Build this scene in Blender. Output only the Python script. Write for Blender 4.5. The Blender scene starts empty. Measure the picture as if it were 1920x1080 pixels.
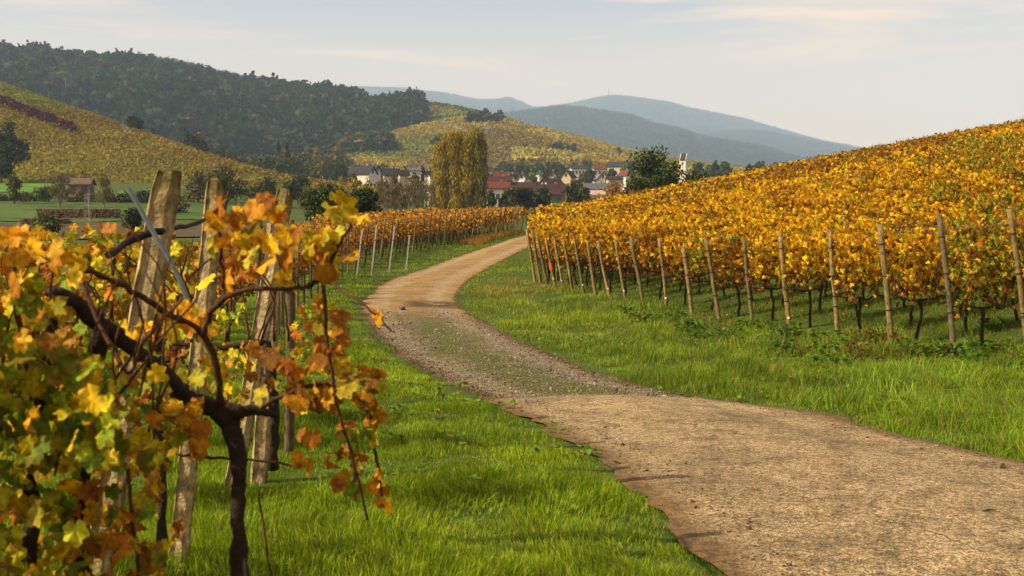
import bpy, math, random
import numpy as np
from mathutils import Vector, Matrix

SC = bpy.context.scene
COL = SC.collection
RNG = np.random.default_rng(7)
random.seed(7)

# ------------------------------------------------------------------ camera, sky, sun, exposure
EYE = 1.8
PITCH = math.radians(4.35)
FPX = 1920.0
cam_d = bpy.data.cameras.new('camera')
cam = bpy.data.objects.new('camera', cam_d)
COL.objects.link(cam)
cam.location = (0, 0, EYE)
cam.rotation_euler = (math.radians(90) - PITCH, 0, 0)
cam_d.sensor_width = 36
cam_d.lens = 36
cam_d.clip_start = 0.05
cam_d.clip_end = 30000
cam_d.dof.use_dof = True
cam_d.dof.focus_distance = 22
cam_d.dof.aperture_fstop = 6.3
SC.camera = cam

SUN_EL = math.radians(36)
SUN_DIR = Vector((-0.955, -0.295, 0)).normalized()          # where the sun stands, seen from the scene
sun_az = math.atan2(SUN_DIR.x, SUN_DIR.y)                 # clockwise from +Y
world = bpy.data.worlds.new('World')
SC.world = world
world.use_nodes = True
wn = world.node_tree
wn.nodes.clear()
W = wn.nodes.new
w_out = W('ShaderNodeOutputWorld')
w_bg = W('ShaderNodeBackground')
w_bg.inputs['Strength'].default_value = 0.085
sky = W('ShaderNodeTexSky')
sky.sky_type = 'NISHITA'
sky.sun_disc = False
sky.sun_elevation = SUN_EL
sky.sun_rotation = sun_az
sky.air_density = 1.0
sky.dust_density = 2.5
sky.ozone_density = 1.0
# thin high cloud streaks and a warm evening veil of them low down
tc = W('ShaderNodeTexCoord')
mp = W('ShaderNodeMapping')
mp.inputs['Scale'].default_value = (1.0, 1.3, 11.0)
mp.inputs['Rotation'].default_value = (0.0, 0.12, 0.3)
wn.links.new(tc.outputs['Generated'], mp.inputs['Vector'])
nz = W('ShaderNodeTexNoise')
nz.inputs['Scale'].default_value = 2.2
nz.inputs['Detail'].default_value = 7
nz.inputs['Roughness'].default_value = 0.55
nz.inputs['Distortion'].default_value = 0.6
wn.links.new(mp.outputs[0], nz.inputs['Vector'])
rp = W('ShaderNodeValToRGB')
rp.color_ramp.elements[0].position = 0.33
rp.color_ramp.elements[0].color = (0.0, 0.0, 0.0, 1)
rp.color_ramp.elements[1].position = 0.64
rp.color_ramp.elements[1].color = (0.85, 0.85, 0.85, 1)
wn.links.new(nz.outputs['Fac'], rp.inputs['Fac'])
sep = W('ShaderNodeSeparateXYZ')
wn.links.new(tc.outputs['Generated'], sep.inputs[0])
vr = W('ShaderNodeMapRange')
vr.inputs['From Min'].default_value = 0.02
vr.inputs['From Max'].default_value = 0.26
vr.inputs['To Min'].default_value = 0.96
vr.inputs['To Max'].default_value = 0.0
vr.interpolation_type = 'SMOOTHSTEP'
wn.links.new(sep.outputs['Z'], vr.inputs['Value'])
mxv = W('ShaderNodeMath'); mxv.operation = 'MAXIMUM'
wn.links.new(vr.outputs[0], mxv.inputs[0])
wn.links.new(rp.outputs['Color'], mxv.inputs[1])
cl_mix = W('ShaderNodeMix'); cl_mix.data_type = 'RGBA'
wn.links.new(mxv.outputs[0], cl_mix.inputs['Factor'])
wn.links.new(sky.outputs[0], cl_mix.inputs['A'])
cl_mix.inputs['B'].default_value = (9.9, 6.55, 3.55, 1)
wn.links.new(cl_mix.outputs['Result'], w_bg.inputs['Color'])
wn.links.new(w_bg.outputs[0], w_out.inputs[0])

sun_d = bpy.data.lights.new('sun', 'SUN')
sun_d.energy = 5.0
sun_d.angle = math.radians(0.5)
sun_d.color = (1.0, 0.825, 0.54)
sun = bpy.data.objects.new('sun', sun_d)
COL.objects.link(sun)
to_sun = Vector((SUN_DIR.x * math.cos(SUN_EL), SUN_DIR.y * math.cos(SUN_EL), math.sin(SUN_EL)))
sun.rotation_euler = to_sun.to_track_quat('Z', 'Y').to_euler()
sun.location = to_sun * 300

SC.view_settings.view_transform = 'Standard'
SC.view_settings.look = 'None'
SC.view_settings.exposure = 0.90
SC.view_settings.gamma = 1.0
SC.cycles.use_denoising = True
SC.cycles.max_bounces = 6
SC.cycles.diffuse_bounces = 3
SC.cycles.transmission_bounces = 4
SC.cycles.volume_bounces = 1

# ------------------------------------------------------------------ placing helpers
CP, SP = math.cos(PITCH), math.sin(PITCH)

def ray(px, py):
    s = (px - 960) / FPX
    t = (540 - py) / FPX
    y = CP + t * SP
    return s / y, (t * CP - SP) / y            # x per metre of depth, height per metre of depth

def P(px, py, d):
    a, b = ray(px, py)
    return Vector((a * d, d, EYE + b * d))

def smooth01(t):
    t = np.clip(t, 0, 1)
    return t * t * (3 - 2 * t)

def curve(xs, ys):
    """monotone cubic through the points, linear outside"""
    xs = np.asarray(xs, float); ys = np.asarray(ys, float)
    h = np.diff(xs); dl = np.diff(ys) / h
    m = np.zeros(len(xs))
    m[0], m[-1] = dl[0], dl[-1]
    for i in range(1, len(xs) - 1):
        m[i] = 0 if dl[i - 1] * dl[i] <= 0 else 2 * dl[i - 1] * dl[i] / (dl[i - 1] + dl[i])
    def f(x):
        x = np.asarray(x, float)
        i = np.clip(np.searchsorted(xs, x) - 1, 0, len(xs) - 2)
        t = np.clip((x - xs[i]) / h[i], 0, 1)
        t2, t3 = t * t, t * t * t
        return (2*t3 - 3*t2 + 1)*ys[i] + (t3 - 2*t2 + t)*h[i]*m[i] + (-2*t3 + 3*t2)*ys[i+1] + (t3 - t2)*h[i]*m[i+1]
    return f

def vnoise(x, y, sc, seed=0):
    """smooth value noise, -1..1"""
    x = np.asarray(x, float) / sc + 57.3 * seed; y = np.asarray(y, float) / sc + 31.7 * seed
    xi, yi = np.floor(x), np.floor(y)
    fx, fy = x - xi, y - yi
    fx = fx*fx*(3-2*fx); fy = fy*fy*(3-2*fy)
    def h(a, b):
        v = np.sin(a * 127.1 + b * 311.7 + seed * 17.17) * 43758.5453
        return (v - np.floor(v)) * 2 - 1
    return (h(xi, yi)*(1-fx) + h(xi+1, yi)*fx)*(1-fy) + (h(xi, yi+1)*(1-fx) + h(xi+1, yi+1)*fx)*fy

# ------------------------------------------------------------------ mesh helpers
class Acc:
    """collects vertices, faces and colours, then links ONE mesh object"""
    def __init__(s):
        s.v, s.f, s.c, s.n = [], [], [], 0
    def add(s, V, F, col=(0.5, 0.5, 0.5)):
        V = np.asarray(V, float).reshape(-1, 3)
        c = np.asarray(col, float)
        if c.ndim == 1:
            c = np.tile(c[:3], (len(V), 1))
        s.v.append(V); s.c.append(c[:, :3])
        for f in (F if isinstance(F, (list, tuple)) else [F]):
            s.f.append(np.asarray(f, np.int64) + s.n)
        s.n += len(V)
    def mesh(s, name, mat, smooth=False):
        return mesh_np(name, np.concatenate(s.v), s.f, mat, np.concatenate(s.c), smooth)
    def build(s, name, mat, parent=None, smooth=False):
        return link(name, s.mesh(name, mat, smooth), parent)

def mesh_np(name, V, Fs, mat, col=None, smooth=False):
    me = bpy.data.meshes.new(name)
    Fs = [f for f in Fs if len(f)]
    loops = np.concatenate([f.ravel() for f in Fs]).astype(np.int32)
    sizes = np.concatenate([np.full(len(f), f.shape[1]) for f in Fs]).astype(np.int32)
    starts = (np.cumsum(sizes) - sizes).astype(np.int32)
    me.vertices.add(len(V)); me.vertices.foreach_set('co', np.asarray(V, np.float32).ravel())
    me.loops.add(len(loops)); me.loops.foreach_set('vertex_index', loops)
    me.polygons.add(len(sizes)); me.polygons.foreach_set('loop_start', starts)
    try:
        me.polygons.foreach_set('loop_total', sizes)
    except Exception:
        pass
    me.polygons.foreach_set('use_smooth', np.full(len(sizes), bool(smooth)))
    me.update(calc_edges=True)
    if col is not None:
        a = me.color_attributes.new('Col', 'FLOAT_COLOR', 'POINT')
        c4 = np.ones((len(V), 4), np.float32); c4[:, :3] = np.clip(col, 0, 1)
        a.data.foreach_set('color', c4.ravel())
    if mat is not None:
        me.materials.append(mat)
    return me

def link(name, me, parent=None):
    o = bpy.data.objects.new(name, me)
    COL.objects.link(o)
    if parent is not None:
        o.parent = parent
    return o

def tag(o, label=None, cat=None, group=None, kind=None):
    if label: o['label'] = label
    if cat: o['category'] = cat
    if group: o['group'] = group
    if kind: o['kind'] = kind
    return o

def thing(name, label, cat, loc=(0, 0, 0), rz=0.0, group=None):
    o = link(name, None)
    o.location = loc
    o.rotation_euler = (0, 0, rz)
    o.empty_display_size = 0.2
    return tag(o, label, cat, group)

def dup(root, loc, rz, label=None, group=None, scale=None):
    r = root.copy(); COL.objects.link(r)
    r.location = loc; r.rotation_euler = (0, 0, rz)
    if scale: r.scale = scale
    if label: r['label'] = label
    if group: r['group'] = group
    for ch in list(root.children):
        c = ch.copy(); COL.objects.link(c); c.parent = r
        for g in list(ch.children):
            e = g.copy(); COL.objects.link(e); e.parent = c
    return r

def tube(acc, pts, rad, sides=6, col=(.5, .5, .5), cap=True):
    pts = [Vector(p) for p in pts]
    n = len(pts)
    if np.isscalar(rad): rad = [rad] * n
    V = []
    up0 = Vector((0.13, 0.21, 0.97))
    for i, p in enumerate(pts):
        t = (pts[min(i+1, n-1)] - pts[max(i-1, 0)]).normalized()
        a = t.cross(up0)
        if a.length < 0.05: a = t.cross(Vector((1, 0, 0)))
        a.normalize(); b = t.cross(a)
        for k in range(sides):
            an = 2*math.pi*k/sides
            V.append(p + (a*math.cos(an) + b*math.sin(an))*rad[i])
    F = []
    for i in range(n-1):
        for k in range(sides):
            k2 = (k+1) % sides
            F.append((i*sides+k, i*sides+k2, (i+1)*sides+k2, (i+1)*sides+k))
    fs = [np.array(F)]
    if cap:
        fs.append(np.array([list(range((n-1)*sides, n*sides))]))
        fs.append(np.array([list(range(sides-1, -1, -1))]))
    acc.add([tuple(v) for v in V], fs, col)

def box(acc, lo, hi, col=(.5, .5, .5)):
    x0, y0, z0 = lo; x1, y1, z1 = hi
    V = [(x0,y0,z0),(x1,y0,z0),(x1,y1,z0),(x0,y1,z0),(x0,y0,z1),(x1,y0,z1),(x1,y1,z1),(x0,y1,z1)]
    F = [(0,3,2,1),(4,5,6,7),(0,1,5,4),(1,2,6,5),(2,3,7,6),(3,0,4,7)]
    acc.add(V, np.array(F), col)

def norm(a):
    return a / np.maximum(np.linalg.norm(a, axis=1, keepdims=True), 1e-9)

def rdir(rng, n):
    return norm(rng.normal(size=(n, 3)))

def scatter(acc, T, F, W8, C, Y, N, size, c0, c1=None):
    """copies of template T (K,3) at C with its y axis along Y and normal N; W8 weights mix c0 to c1"""
    T = np.asarray(T, float); n, K = len(C), len(T)
    Y = norm(Y); X = norm(np.cross(Y, N)); Z = np.cross(X, Y)
    size = np.broadcast_to(np.asarray(size, float), (n,))
    V = C[:, None, :] + size[:, None, None]*(T[None, :, 0:1]*X[:, None, :] + T[None, :, 1:2]*Y[:, None, :] + T[None, :, 2:3]*Z[:, None, :])
    if c1 is None: c1 = c0
    w = np.asarray(W8, float)[None, :, None]
    cc = c0[:, None, :]*(1-w) + c1[:, None, :]*w
    fs = [(np.asarray(f)[None] + (np.arange(n)*K)[:, None, None]).reshape(-1, np.asarray(f).shape[1]) for f in F]
    acc.add(V.reshape(-1, 3), fs, cc.reshape(-1, 3))

LEAF = ([(0,0,0),(-.5,.3,.10),(-.36,.8,.06),(0,1,-.05),(.36,.8,.06),(.5,.3,.10)], [np.array([(0,3,2,1),(0,5,4,3)])], [0,.6,1,1,1,.6])
CARD = ([(-.5,0,0),(.5,0,0),(.38,.9,.08),(-.42,1,0)], [np.array([(0,1,2,3)])], [0,0,1,1])

def grape_leaf():
    """five lobed toothed leaf with a petiole, base at the origin, tip along +y"""
    ang = [(-176,.26),(-150,.56),(-128,.60),(-108,.72),(-95,.64),(-76,.72),(-58,.88),(-46,.74),(-33,.66),(-20,.84),(-10,.86),(0,1.0),
           (10,.86),(20,.84),(33,.66),(46,.74),(58,.88),(76,.72),(95,.64),(108,.72),(128,.60),(150,.56),(176,.26)]
    V = [(0, 0, 0)]; Wt = [0.0]
    for a, r in ang:
        th = math.radians(a); r *= .62
        V.append((r*math.sin(th), r*math.cos(th), .10*math.sin(th*2.5)**2*r*2 - .22*r*r)); Wt.append(1.0)
    F = [(0, i+1, i) for i in range(1, len(ang))]
    k = len(V)
    V += [(-.012, 0, .004), (.012, 0, .004), (.010, -.34, .10), (-.010, -.34, .10)]; Wt += [1, 1, 1, 1]
    return V, [np.array(F), np.array([(k, k+1, k+2, k+3)])], Wt
GRAPE = grape_leaf()
STREAK = ([(-.2,0,0),(.2,0,0),(.13,.95,.08),(-.16,1.05,0)], [np.array([(0,1,2,3)])], [0,0,1,1])
def lobed_leaf():
    o = [(-150,.45),(-112,.62),(-82,.46),(-52,.74),(-24,.56),(0,.95),(24,.56),(52,.74),(82,.46),(112,.62),(150,.45)]
    V = [(0, .2, .06)] + [(r*.72*math.sin(math.radians(a)), .2 + r*.72*math.cos(math.radians(a)), .06*math.sin(a) - .12*r*r) for a, r in o]
    return V, [np.array([(0, i+1, i) for i in range(1, len(o))])], [0] + [1]*len(o)
LOBED = lobed_leaf()

def pick(rng, pal, n, jit=.15):
    """n colours drawn from [(weight, rgb), ...] with brightness and hue jitter"""
    w = np.array([p[0] for p in pal], float); w /= w.sum()
    c = np.array([p[1] for p in pal], float)[rng.choice(len(pal), n, p=w)]
    return np.clip(c*(1 + rng.normal(size=(n, 1))*jit)*(1 + rng.normal(size=(n, 3))*jit*.4), .002, 1)

# ------------------------------------------------------------------ materials
def new_mat(name):
    m = bpy.data.materials.new(name); m.use_nodes = True
    nt = m.node_tree; nt.nodes.clear()
    out = nt.nodes.new('ShaderNodeOutputMaterial')
    return m, nt, out

def L(nt, a, b): nt.links.new(a, b)

def col_var(nt, colsock, scale, amt, detail=4):
    """multiply a colour by world space noise"""
    g = nt.nodes.new('ShaderNodeNewGeometry')
    n = nt.nodes.new('ShaderNodeTexNoise')
    n.inputs['Scale'].default_value = scale; n.inputs['Detail'].default_value = detail
    L(nt, g.outputs['Position'], n.inputs['Vector'])
    mr = nt.nodes.new('ShaderNodeMapRange')
    mr.inputs['From Min'].default_value = .3; mr.inputs['From Max'].default_value = .7
    mr.inputs['To Min'].default_value = 1-amt; mr.inputs['To Max'].default_value = 1+amt
    L(nt, n.outputs['Fac'], mr.inputs['Value'])
    mx = nt.nodes.new('ShaderNodeMix'); mx.data_type = 'RGBA'; mx.blend_type = 'MULTIPLY'
    mx.inputs['Factor'].default_value = 1
    L(nt, colsock, mx.inputs['A']); L(nt, mr.outputs[0], mx.inputs['B'])
    return mx.outputs['Result'], n

def leaf_mat(name, trans=.4, rough=.5, spec=.3, var=(40, .2), blotch=None):
    m, nt, out = new_mat(name)
    a = nt.nodes.new('ShaderNodeVertexColor'); a.layer_name = 'Col'
    c, _ = col_var(nt, a.outputs['Color'], var[0], var[1])
    if blotch:
        for sc, lo, hi, bc, amt in blotch:
            c = mixc(nt, ramp_noise(nt, sc, [(lo, (0, 0, 0)), (hi, (amt, amt, amt))], 5, .65)[0], c, bc)
    p = nt.nodes.new('ShaderNodeBsdfPrincipled')
    p.inputs['Roughness'].default_value = rough
    p.inputs['Specular IOR Level'].default_value = spec
    L(nt, c, p.inputs['Base Color'])
    t = nt.nodes.new('ShaderNodeBsdfTranslucent')
    L(nt, c, t.inputs['Color'])
    mx = nt.nodes.new('ShaderNodeMixShader'); mx.inputs[0].default_value = trans
    L(nt, p.outputs[0], mx.inputs[1]); L(nt, t.outputs[0], mx.inputs[2])
    L(nt, mx.outputs[0], out.inputs[0])
    return m

def solid_mat(name, color=None, rough=.8, var=(8, .25), bump=0.0, bscale=60, spec=.2, metal=0):
    """colour from Col when color is None"""
    m, nt, out = new_mat(name)
    if color is None:
        a = nt.nodes.new('ShaderNodeVertexColor'); a.layer_name = 'Col'; cs = a.outputs['Color']
    else:
        a = nt.nodes.new('ShaderNodeRGB'); a.outputs[0].default_value = (*color, 1); cs = a.outputs[0]
    c, _ = col_var(nt, cs, var[0], var[1], 6)
    p = nt.nodes.new('ShaderNodeBsdfPrincipled')
    p.inputs['Roughness'].default_value = rough
    p.inputs['Specular IOR Level'].default_value = spec
    p.inputs['Metallic'].default_value = metal
    L(nt, c, p.inputs['Base Color'])
    if bump:
        g = nt.nodes.new('ShaderNodeNewGeometry')
        n = nt.nodes.new('ShaderNodeTexNoise'); n.inputs['Scale'].default_value = bscale; n.inputs['Detail'].default_value = 6
        L(nt, g.outputs['Position'], n.inputs['Vector'])
        b = nt.nodes.new('ShaderNodeBump'); b.inputs['Strength'].default_value = bump; b.inputs['Distance'].default_value = .01
        L(nt, n.outputs['Fac'], b.inputs['Height']); L(nt, b.outputs[0], p.inputs['Normal'])
    L(nt, p.outputs[0], out.inputs[0])
    return m

def ramp_noise(nt, scale, stops, detail=6, rough=.6, vec=None):
    if vec is None:
        g = nt.nodes.new('ShaderNodeNewGeometry'); vec = g.outputs['Position']
    n = nt.nodes.new('ShaderNodeTexNoise')
    n.inputs['Scale'].default_value = scale; n.inputs['Detail'].default_value = detail; n.inputs['Roughness'].default_value = rough
    L(nt, vec, n.inputs['Vector'])
    r = nt.nodes.new('ShaderNodeValToRGB')
    e = r.color_ramp.elements
    while len(e) < len(stops): e.new(.5)
    for i, (p, c) in enumerate(stops):
        e[i].position = p; e[i].color = (*c, 1)
    L(nt, n.outputs['Fac'], r.inputs['Fac'])
    return r.outputs['Color'], n.outputs['Fac']

def mixc(nt, f, a, b, mode='MIX'):
    x = nt.nodes.new('ShaderNodeMix'); x.data_type = 'RGBA'; x.blend_type = mode
    for sock, v in ((x.inputs['Factor'], f), (x.inputs['A'], a), (x.inputs['B'], b)):
        if hasattr(v, 'is_linked'): L(nt, v, sock)
        elif isinstance(v, tuple): sock.default_value = (*v, 1)
        else: sock.default_value = v
    return x.outputs['Result']

M_LEAF = leaf_mat('vine_leaf', .38, .55, .12, (9, .3))
M_HERO = leaf_mat('near_vine_leaf', .36, .6, .10, (45, .45), [(38, .54, .66, (.16, .055, .012), .85), (26, .58, .68, (.14, .20, .014), .6), (140, .62, .70, (.05, .022, .01), .8)])
M_GRASS = leaf_mat('grass_blade', .38, .5, .2, (1.3, .32))
M_TREE = leaf_mat('tree_leaf', .28, .6, .15, (.6, .25))
M_FAR = leaf_mat('far_leaf', .15, .8, .05, (.05, .25))
M_BARK = solid_mat('bark', None, .9, (30, .4), .6, 90)
M_WOOD = solid_mat('weathered_wood', None, .8, (14, .45), .5, 70)
M_CONC = solid_mat('mossy_concrete', None, .9, (26, .5), .9, 60)
M_METAL = solid_mat('galvanised_steel', None, .5, (20, .25), .1, 60, .5, .3)
M_PAINT = solid_mat('house_paint', None, .8, (.9, .10))
M_ROOF = solid_mat('roof_tiles', None, .8, (1.6, .28))
M_DARK = solid_mat('window_glass', (.03, .035, .045), .25, (1, .1), spec=.5)
# ------------------------------------------------------------------ the land
_prof = [(1080,5.0),(1000,5.85),(900,7.4),(830,9.3),(755,12.2),(715,14.6),(670,18.5),(630,23),(600,27),(580,30),(560,33.5),(535,38),(505,46),(480,54),(460,63),(445,74),(435,84)]
_py, _pd = [p[0] for p in _prof], [p[1] for p in _prof]
zr = curve([-60, -10, 0] + _pd + [100, 130, 400], [.35, .15, .05] + [EYE + ray(960, a)[1]*b for a, b in _prof] + [.1, .1, .1])

def depth_of(py):
    return float(np.interp(-py, [-p for p in _py], _pd))

_L = [(1460,1140),(1400,1080),(1330,1010),(1200,900),(1100,838),(1000,787),(940,757),(850,720),(760,670),(710,630),(685,582),(690,560),(720,535),(800,505),(870,480),(930,460),(978,444)]
_R = [(1920,885),(1700,830),(1500,783),(1380,765),(1270,745),(1150,715),(1000,655),(900,605),(860,580),(850,555),(870,530),(910,505),(960,480),(1000,462)]
def _edge(pts, pre, post):
    q = []
    for px, py in pts:
        d = depth_of(py) if py <= 1080 else 4.4
        q.append((d, ray(px, py)[0]*d))
    q = pre + q + post
    return curve([a for a, b in q], [b for a, b in q])
road_l = _edge(_L, [(-60, 2.6), (-10, 1.8), (1, 1.3)], [(84, 3.2), (92, 8.0), (100, 16.0)])
road_r = _edge(_R, [(-60, 5.6), (-10, 4.7), (1, 4.3), (5, 4.1)], [(72, 3.0), (80, 6.0), (88, 12.0), (100, 22)])
def road_mask(x, y, pad=0.0):
    w = vnoise(x, y, .55, 3)*.10 + vnoise(x, y, .17, 4)*.05
    return (x > road_l(y) - pad + w) & (x < road_r(y) + pad + w) & (y < 84)

post_r = curve([-20, 16.5, 38, 50, 70, 85, 100, 130], [20, 7.9, .95, .95, 2.3, 4.4, 8, 16])
post_l = curve([-20, 3.5, 6.7, 12, 18, 25, 32, 42, 50, 58, 68, 80, 92, 130], [-1.2, -1.2, -1.47, -3.0, -4.3, -5.6, -6.4, -6.8, -6.1, -4.6, -2.3, .3, 4.2, 12])

_FY = [80, 105, 130, 180, 250, 300, 400, 500, 650, 900, 1500, 3000, 12000]
_FS = [-1.2, -.6, -.35, -.1, .05, .2, .6, 1.2]
_FZ = np.array([
    [-2.6, -2.6, -2.5, -1.6, -1.6, -1.7, 0, 0],
    [-2.4, -2.4, -2.4, -1.7, -1.7, -2.0, 0, 0],
    [-2.0, -2.1, -2.1, -1.9, -2.0, -2.0, 0, 0],
    [.2, .2, 0, -1.5, -1.6, -1.5, 1, 1],
    [4.5, 4.5, 3.8, -.6, -.3, 1.5, 4, 4],
    [8, 8, 7.7, .6, .8, 3.5, 7, 7],
    [13, 13, 12.5, 3.2, 3.6, 8.5, 11, 11],
    [16, 16, 15.5, 7.0, 8.5, 15, 15, 15],
    [20, 20, 19, 15, 18.5, 21, 20, 20],
    [34, 34, 32, 30, 34, 34, 30, 30],
    [40, 40, 40, 40, 40, 40, 40, 40],
    [40, 40, 40, 40, 40, 40, 40, 40],
    [40, 40, 40, 40, 40, 40, 40, 40]]) + EYE
def far_z(x, y):
    s = np.clip(x/np.maximum(y, 1), -1.2, 1.2)
    ly = np.log(np.clip(y, 80, 12000)); LY = np.log(_FY)
    i = np.clip(np.searchsorted(LY, ly) - 1, 0, len(LY)-2); j = np.clip(np.searchsorted(_FS, s) - 1, 0, len(_FS)-2)
    a = smooth01((ly - LY[i])/(LY[i+1]-LY[i])); b = (s - np.take(_FS, j))/(np.take(_FS, j+1)-np.take(_FS, j))
    Z = _FZ
    return (Z[i, j]*(1-b)+Z[i, j+1]*b)*(1-a) + (Z[i+1, j]*(1-b)+Z[i+1, j+1]*b)*a

def ground_z(x, y):
    x = np.asarray(x, float); y = np.asarray(y, float)
    yn = np.minimum(y, 150)
    base = zr(yn)
    r = x - (post_r(yn) + 1.0)
    r = np.where(r > 20, r, 1.5*np.log1p(np.exp(np.clip(r/1.5, -40, 40))))
    rise = .190*140*np.tanh(r/140)
    lft = np.maximum(post_l(yn) - x, 0)
    fall = 1.1*np.tanh(lft*.022/1.1) * smooth01((yn-8)/20)
    verge = np.where((x < post_r(yn)+3) & (x > post_l(yn)-3), 1, .5)
    away = np.minimum(smooth01(np.maximum(road_l(yn) - x, x - road_r(yn))/.8), 1)
    bump = (vnoise(x, y, 2.7, 1)*.05 + vnoise(x, y, .9, 2)*.025)*verge*away + .05*away
    near = base + rise - fall + bump
    t = smooth01((y - 98)/45)
    return near*(1-t) + far_z(x, y)*t

def surf_axis(lo, hi, n, a, c=0.0):
    k0, k1 = math.asinh((lo-c)/a), math.asinh((hi-c)/a)
    return c + a*np.sinh(np.linspace(k0, k1, n))

def sheet(name, X, Y, zf, mat, col=None, dz=0.0, smooth=True):
    n, m = X.shape
    V = np.stack([X, Y, zf(X, Y) + dz], -1).reshape(-1, 3)
    i = np.arange((n-1)*m).reshape(n-1, m)[:, :-1].ravel()
    F = np.stack([i, i+1, i+m+1, i+m], 1)
    return link(name, mesh_np(name, V, [F], mat, col, smooth))

# materials of the ground
def ground_material():
    m, nt, out = new_mat('soil_and_turf')
    c1, f1 = ramp_noise(nt, .35, [(.3, (.028, .055, .008)), (.55, (.05, .085, .012)), (.75, (.085, .085, .022))])
    c2, f2 = ramp_noise(nt, 9, [(.35, (.018, .028, .006)), (.6, (.07, .10, .02))])
    c = mixc(nt, .5, c1, c2)
    p = nt.nodes.new('ShaderNodeBsdfPrincipled'); p.inputs['Roughness'].default_value = .95
    p.inputs['Specular IOR Level'].default_value = .1
    L(nt, c, p.inputs['Base Color'])
    b = nt.nodes.new('ShaderNodeBump'); b.inputs['Strength'].default_value = .6; b.inputs['Distance'].default_value = .06
    L(nt, f2, b.inputs['Height']); L(nt, b.outputs[0], p.inputs['Normal'])
    L(nt, p.outputs[0], out.inputs[0])
    return m
M_GROUND = ground_material()
gx = surf_axis(-7000, 7000, 330, 16)
gy = surf_axis(-60, 9500, 330, 22, 8)
GX, GY = np.meshgrid(gx, gy)
tag(sheet('ground', GX, GY, ground_z, M_GROUND), kind='structure')

def field_mat(name, stops, scale=.25, rowscale=None):
    m, nt, out = new_mat(name)
    c, f = ramp_noise(nt, scale, stops)
    c2, f2 = ramp_noise(nt, scale*8, [(.3, (.6, .6, .6)), (.7, (1.35, 1.35, 1.35))])
    c = mixc(nt, 1.0, c, c2, 'MULTIPLY')
    p = nt.nodes.new('ShaderNodeBsdfPrincipled'); p.inputs['Roughness'].default_value = .95
    p.inputs['Specular IOR Level'].default_value = .1
    L(nt, c, p.inputs['Base Color'])
    L(nt, p.outputs[0], out.inputs[0])
    return m

def field(name, px0, px1, y0, y1, mat, dz=.12, wob=.08):
    """a draped sheet between two depths, bounded by two lines of sight drawn as straight boundaries on the ground"""
    s0, s1 = ray(px0, 394)[0], ray(px1, 394)[0]
    t = np.linspace(0, 1, 28); u = np.linspace(0, 1, 22)
    T, U = np.meshgrid(t, u)
    Y = y0 + (y1-y0)*U
    Y = Y*(1 + wob*vnoise(T*6, U*2, 1, int(px0) % 9))
    X = (s0 + (s1-s0)*T)*((y0+y1)/2*.5 + Y*.5)
    return tag(sheet(name, X, Y, ground_z, mat, None, dz), kind='structure')

M_MEADOW = field_mat('meadow_grass', [(.3, (.026, .055, .010)), (.5, (.05, .095, .014)), (.7, (.075, .10, .022))], .09)
M_LUSH = field_mat('lush_meadow_grass', [(.3, (.045, .125, .010)), (.7, (.085, .18, .016))], .05)
M_PLOUGH = field_mat('ploughed_earth', [(.3, (.05, .034, .018)), (.7, (.085, .065, .03))], .1)
field('ploughed_field', -330, 470, 86, 140, M_PLOUGH)
field('meadow', -420, 520, 148, 205, M_MEADOW)
field('meadow', -400, 95, 236, 300, M_LUSH)
field('meadow', 205, 345, 240, 262, M_LUSH)
field('meadow', 905, 965, 212, 290, M_LUSH, .2)
field('meadow', 480, 660, 420, 455, M_LUSH, .2)

# ------------------------------------------------------------------ road: cracked asphalt in front, gravel and dirt beyond
def road_strip(name, y0, y1, ny, nx, mat, dz):
    ys = np.linspace(y0, y1, ny) if y1 < 20 else y0*(y1/y0)**np.linspace(0, 1, ny)
    t = np.linspace(0, 1, nx)
    T, Y = np.meshgrid(t, ys)
    l, r = road_l(Y) - .14, road_r(Y) + .14
    edge = (np.abs(T-.5)*2)**10
    X = l + (r-l)*T + edge*(vnoise(Y, T*3, .5, 5)*.14 + vnoise(Y, T*3, .17, 6)*.07)
    col = np.zeros((T.size, 3)); col[:, 0] = T.ravel(); col[:, 1] = np.clip((Y.ravel()+20)/120, 0, 1)
    crown = .05*(1 - (2*T-1)**2) - .02*np.exp(-((np.abs(T-.5)-.27)/.1)**2)
    zf = lambda x, y: ground_z(x, y)*0 + zr(np.minimum(y, 150)) + np.maximum(0, 1.5*np.log1p(np.exp((x-post_r(np.minimum(y,150))-1)/1.5))*.19)
    n, m = T.shape
    V = np.stack([X, Y, zf(X, Y) + dz + crown], -1).reshape(-1, 3)
    i = np.arange((n-1)*m).reshape(n-1, m)[:, :-1].ravel()
    F = np.stack([i, i+1, i+m+1, i+m], 1)
    return tag(link(name, mesh_np(name, V, [F], mat, col, True)), kind='structure')

def road_attr(nt):
    a = nt.nodes.new('ShaderNodeVertexColor'); a.layer_name = 'Col'
    s = nt.nodes.new('ShaderNodeSeparateColor'); L(nt, a.outputs['Color'], s.inputs[0])
    return s.outputs[0], s.outputs[1]

def mathn(nt, op, a, b=None, clamp=False):
    x = nt.nodes.new('ShaderNodeMath'); x.operation = op; x.use_clamp = clamp
    for sock, v in zip(x.inputs, (a, b)):
        if v is None: continue
        if hasattr(v, 'is_linked'): L(nt, v, sock)
        else: sock.default_value = v
    return x.outputs[0]

def maprange(nt, v, a, b, c=0.0, d=1.0):
    x = nt.nodes.new('ShaderNodeMapRange'); x.interpolation_type = 'SMOOTHSTEP'
    L(nt, v, x.inputs['Value'])
    for k, q in (('From Min', a), ('From Max', b), ('To Min', c), ('To Max', d)): x.inputs[k].default_value = q
    return x.outputs[0]

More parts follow.
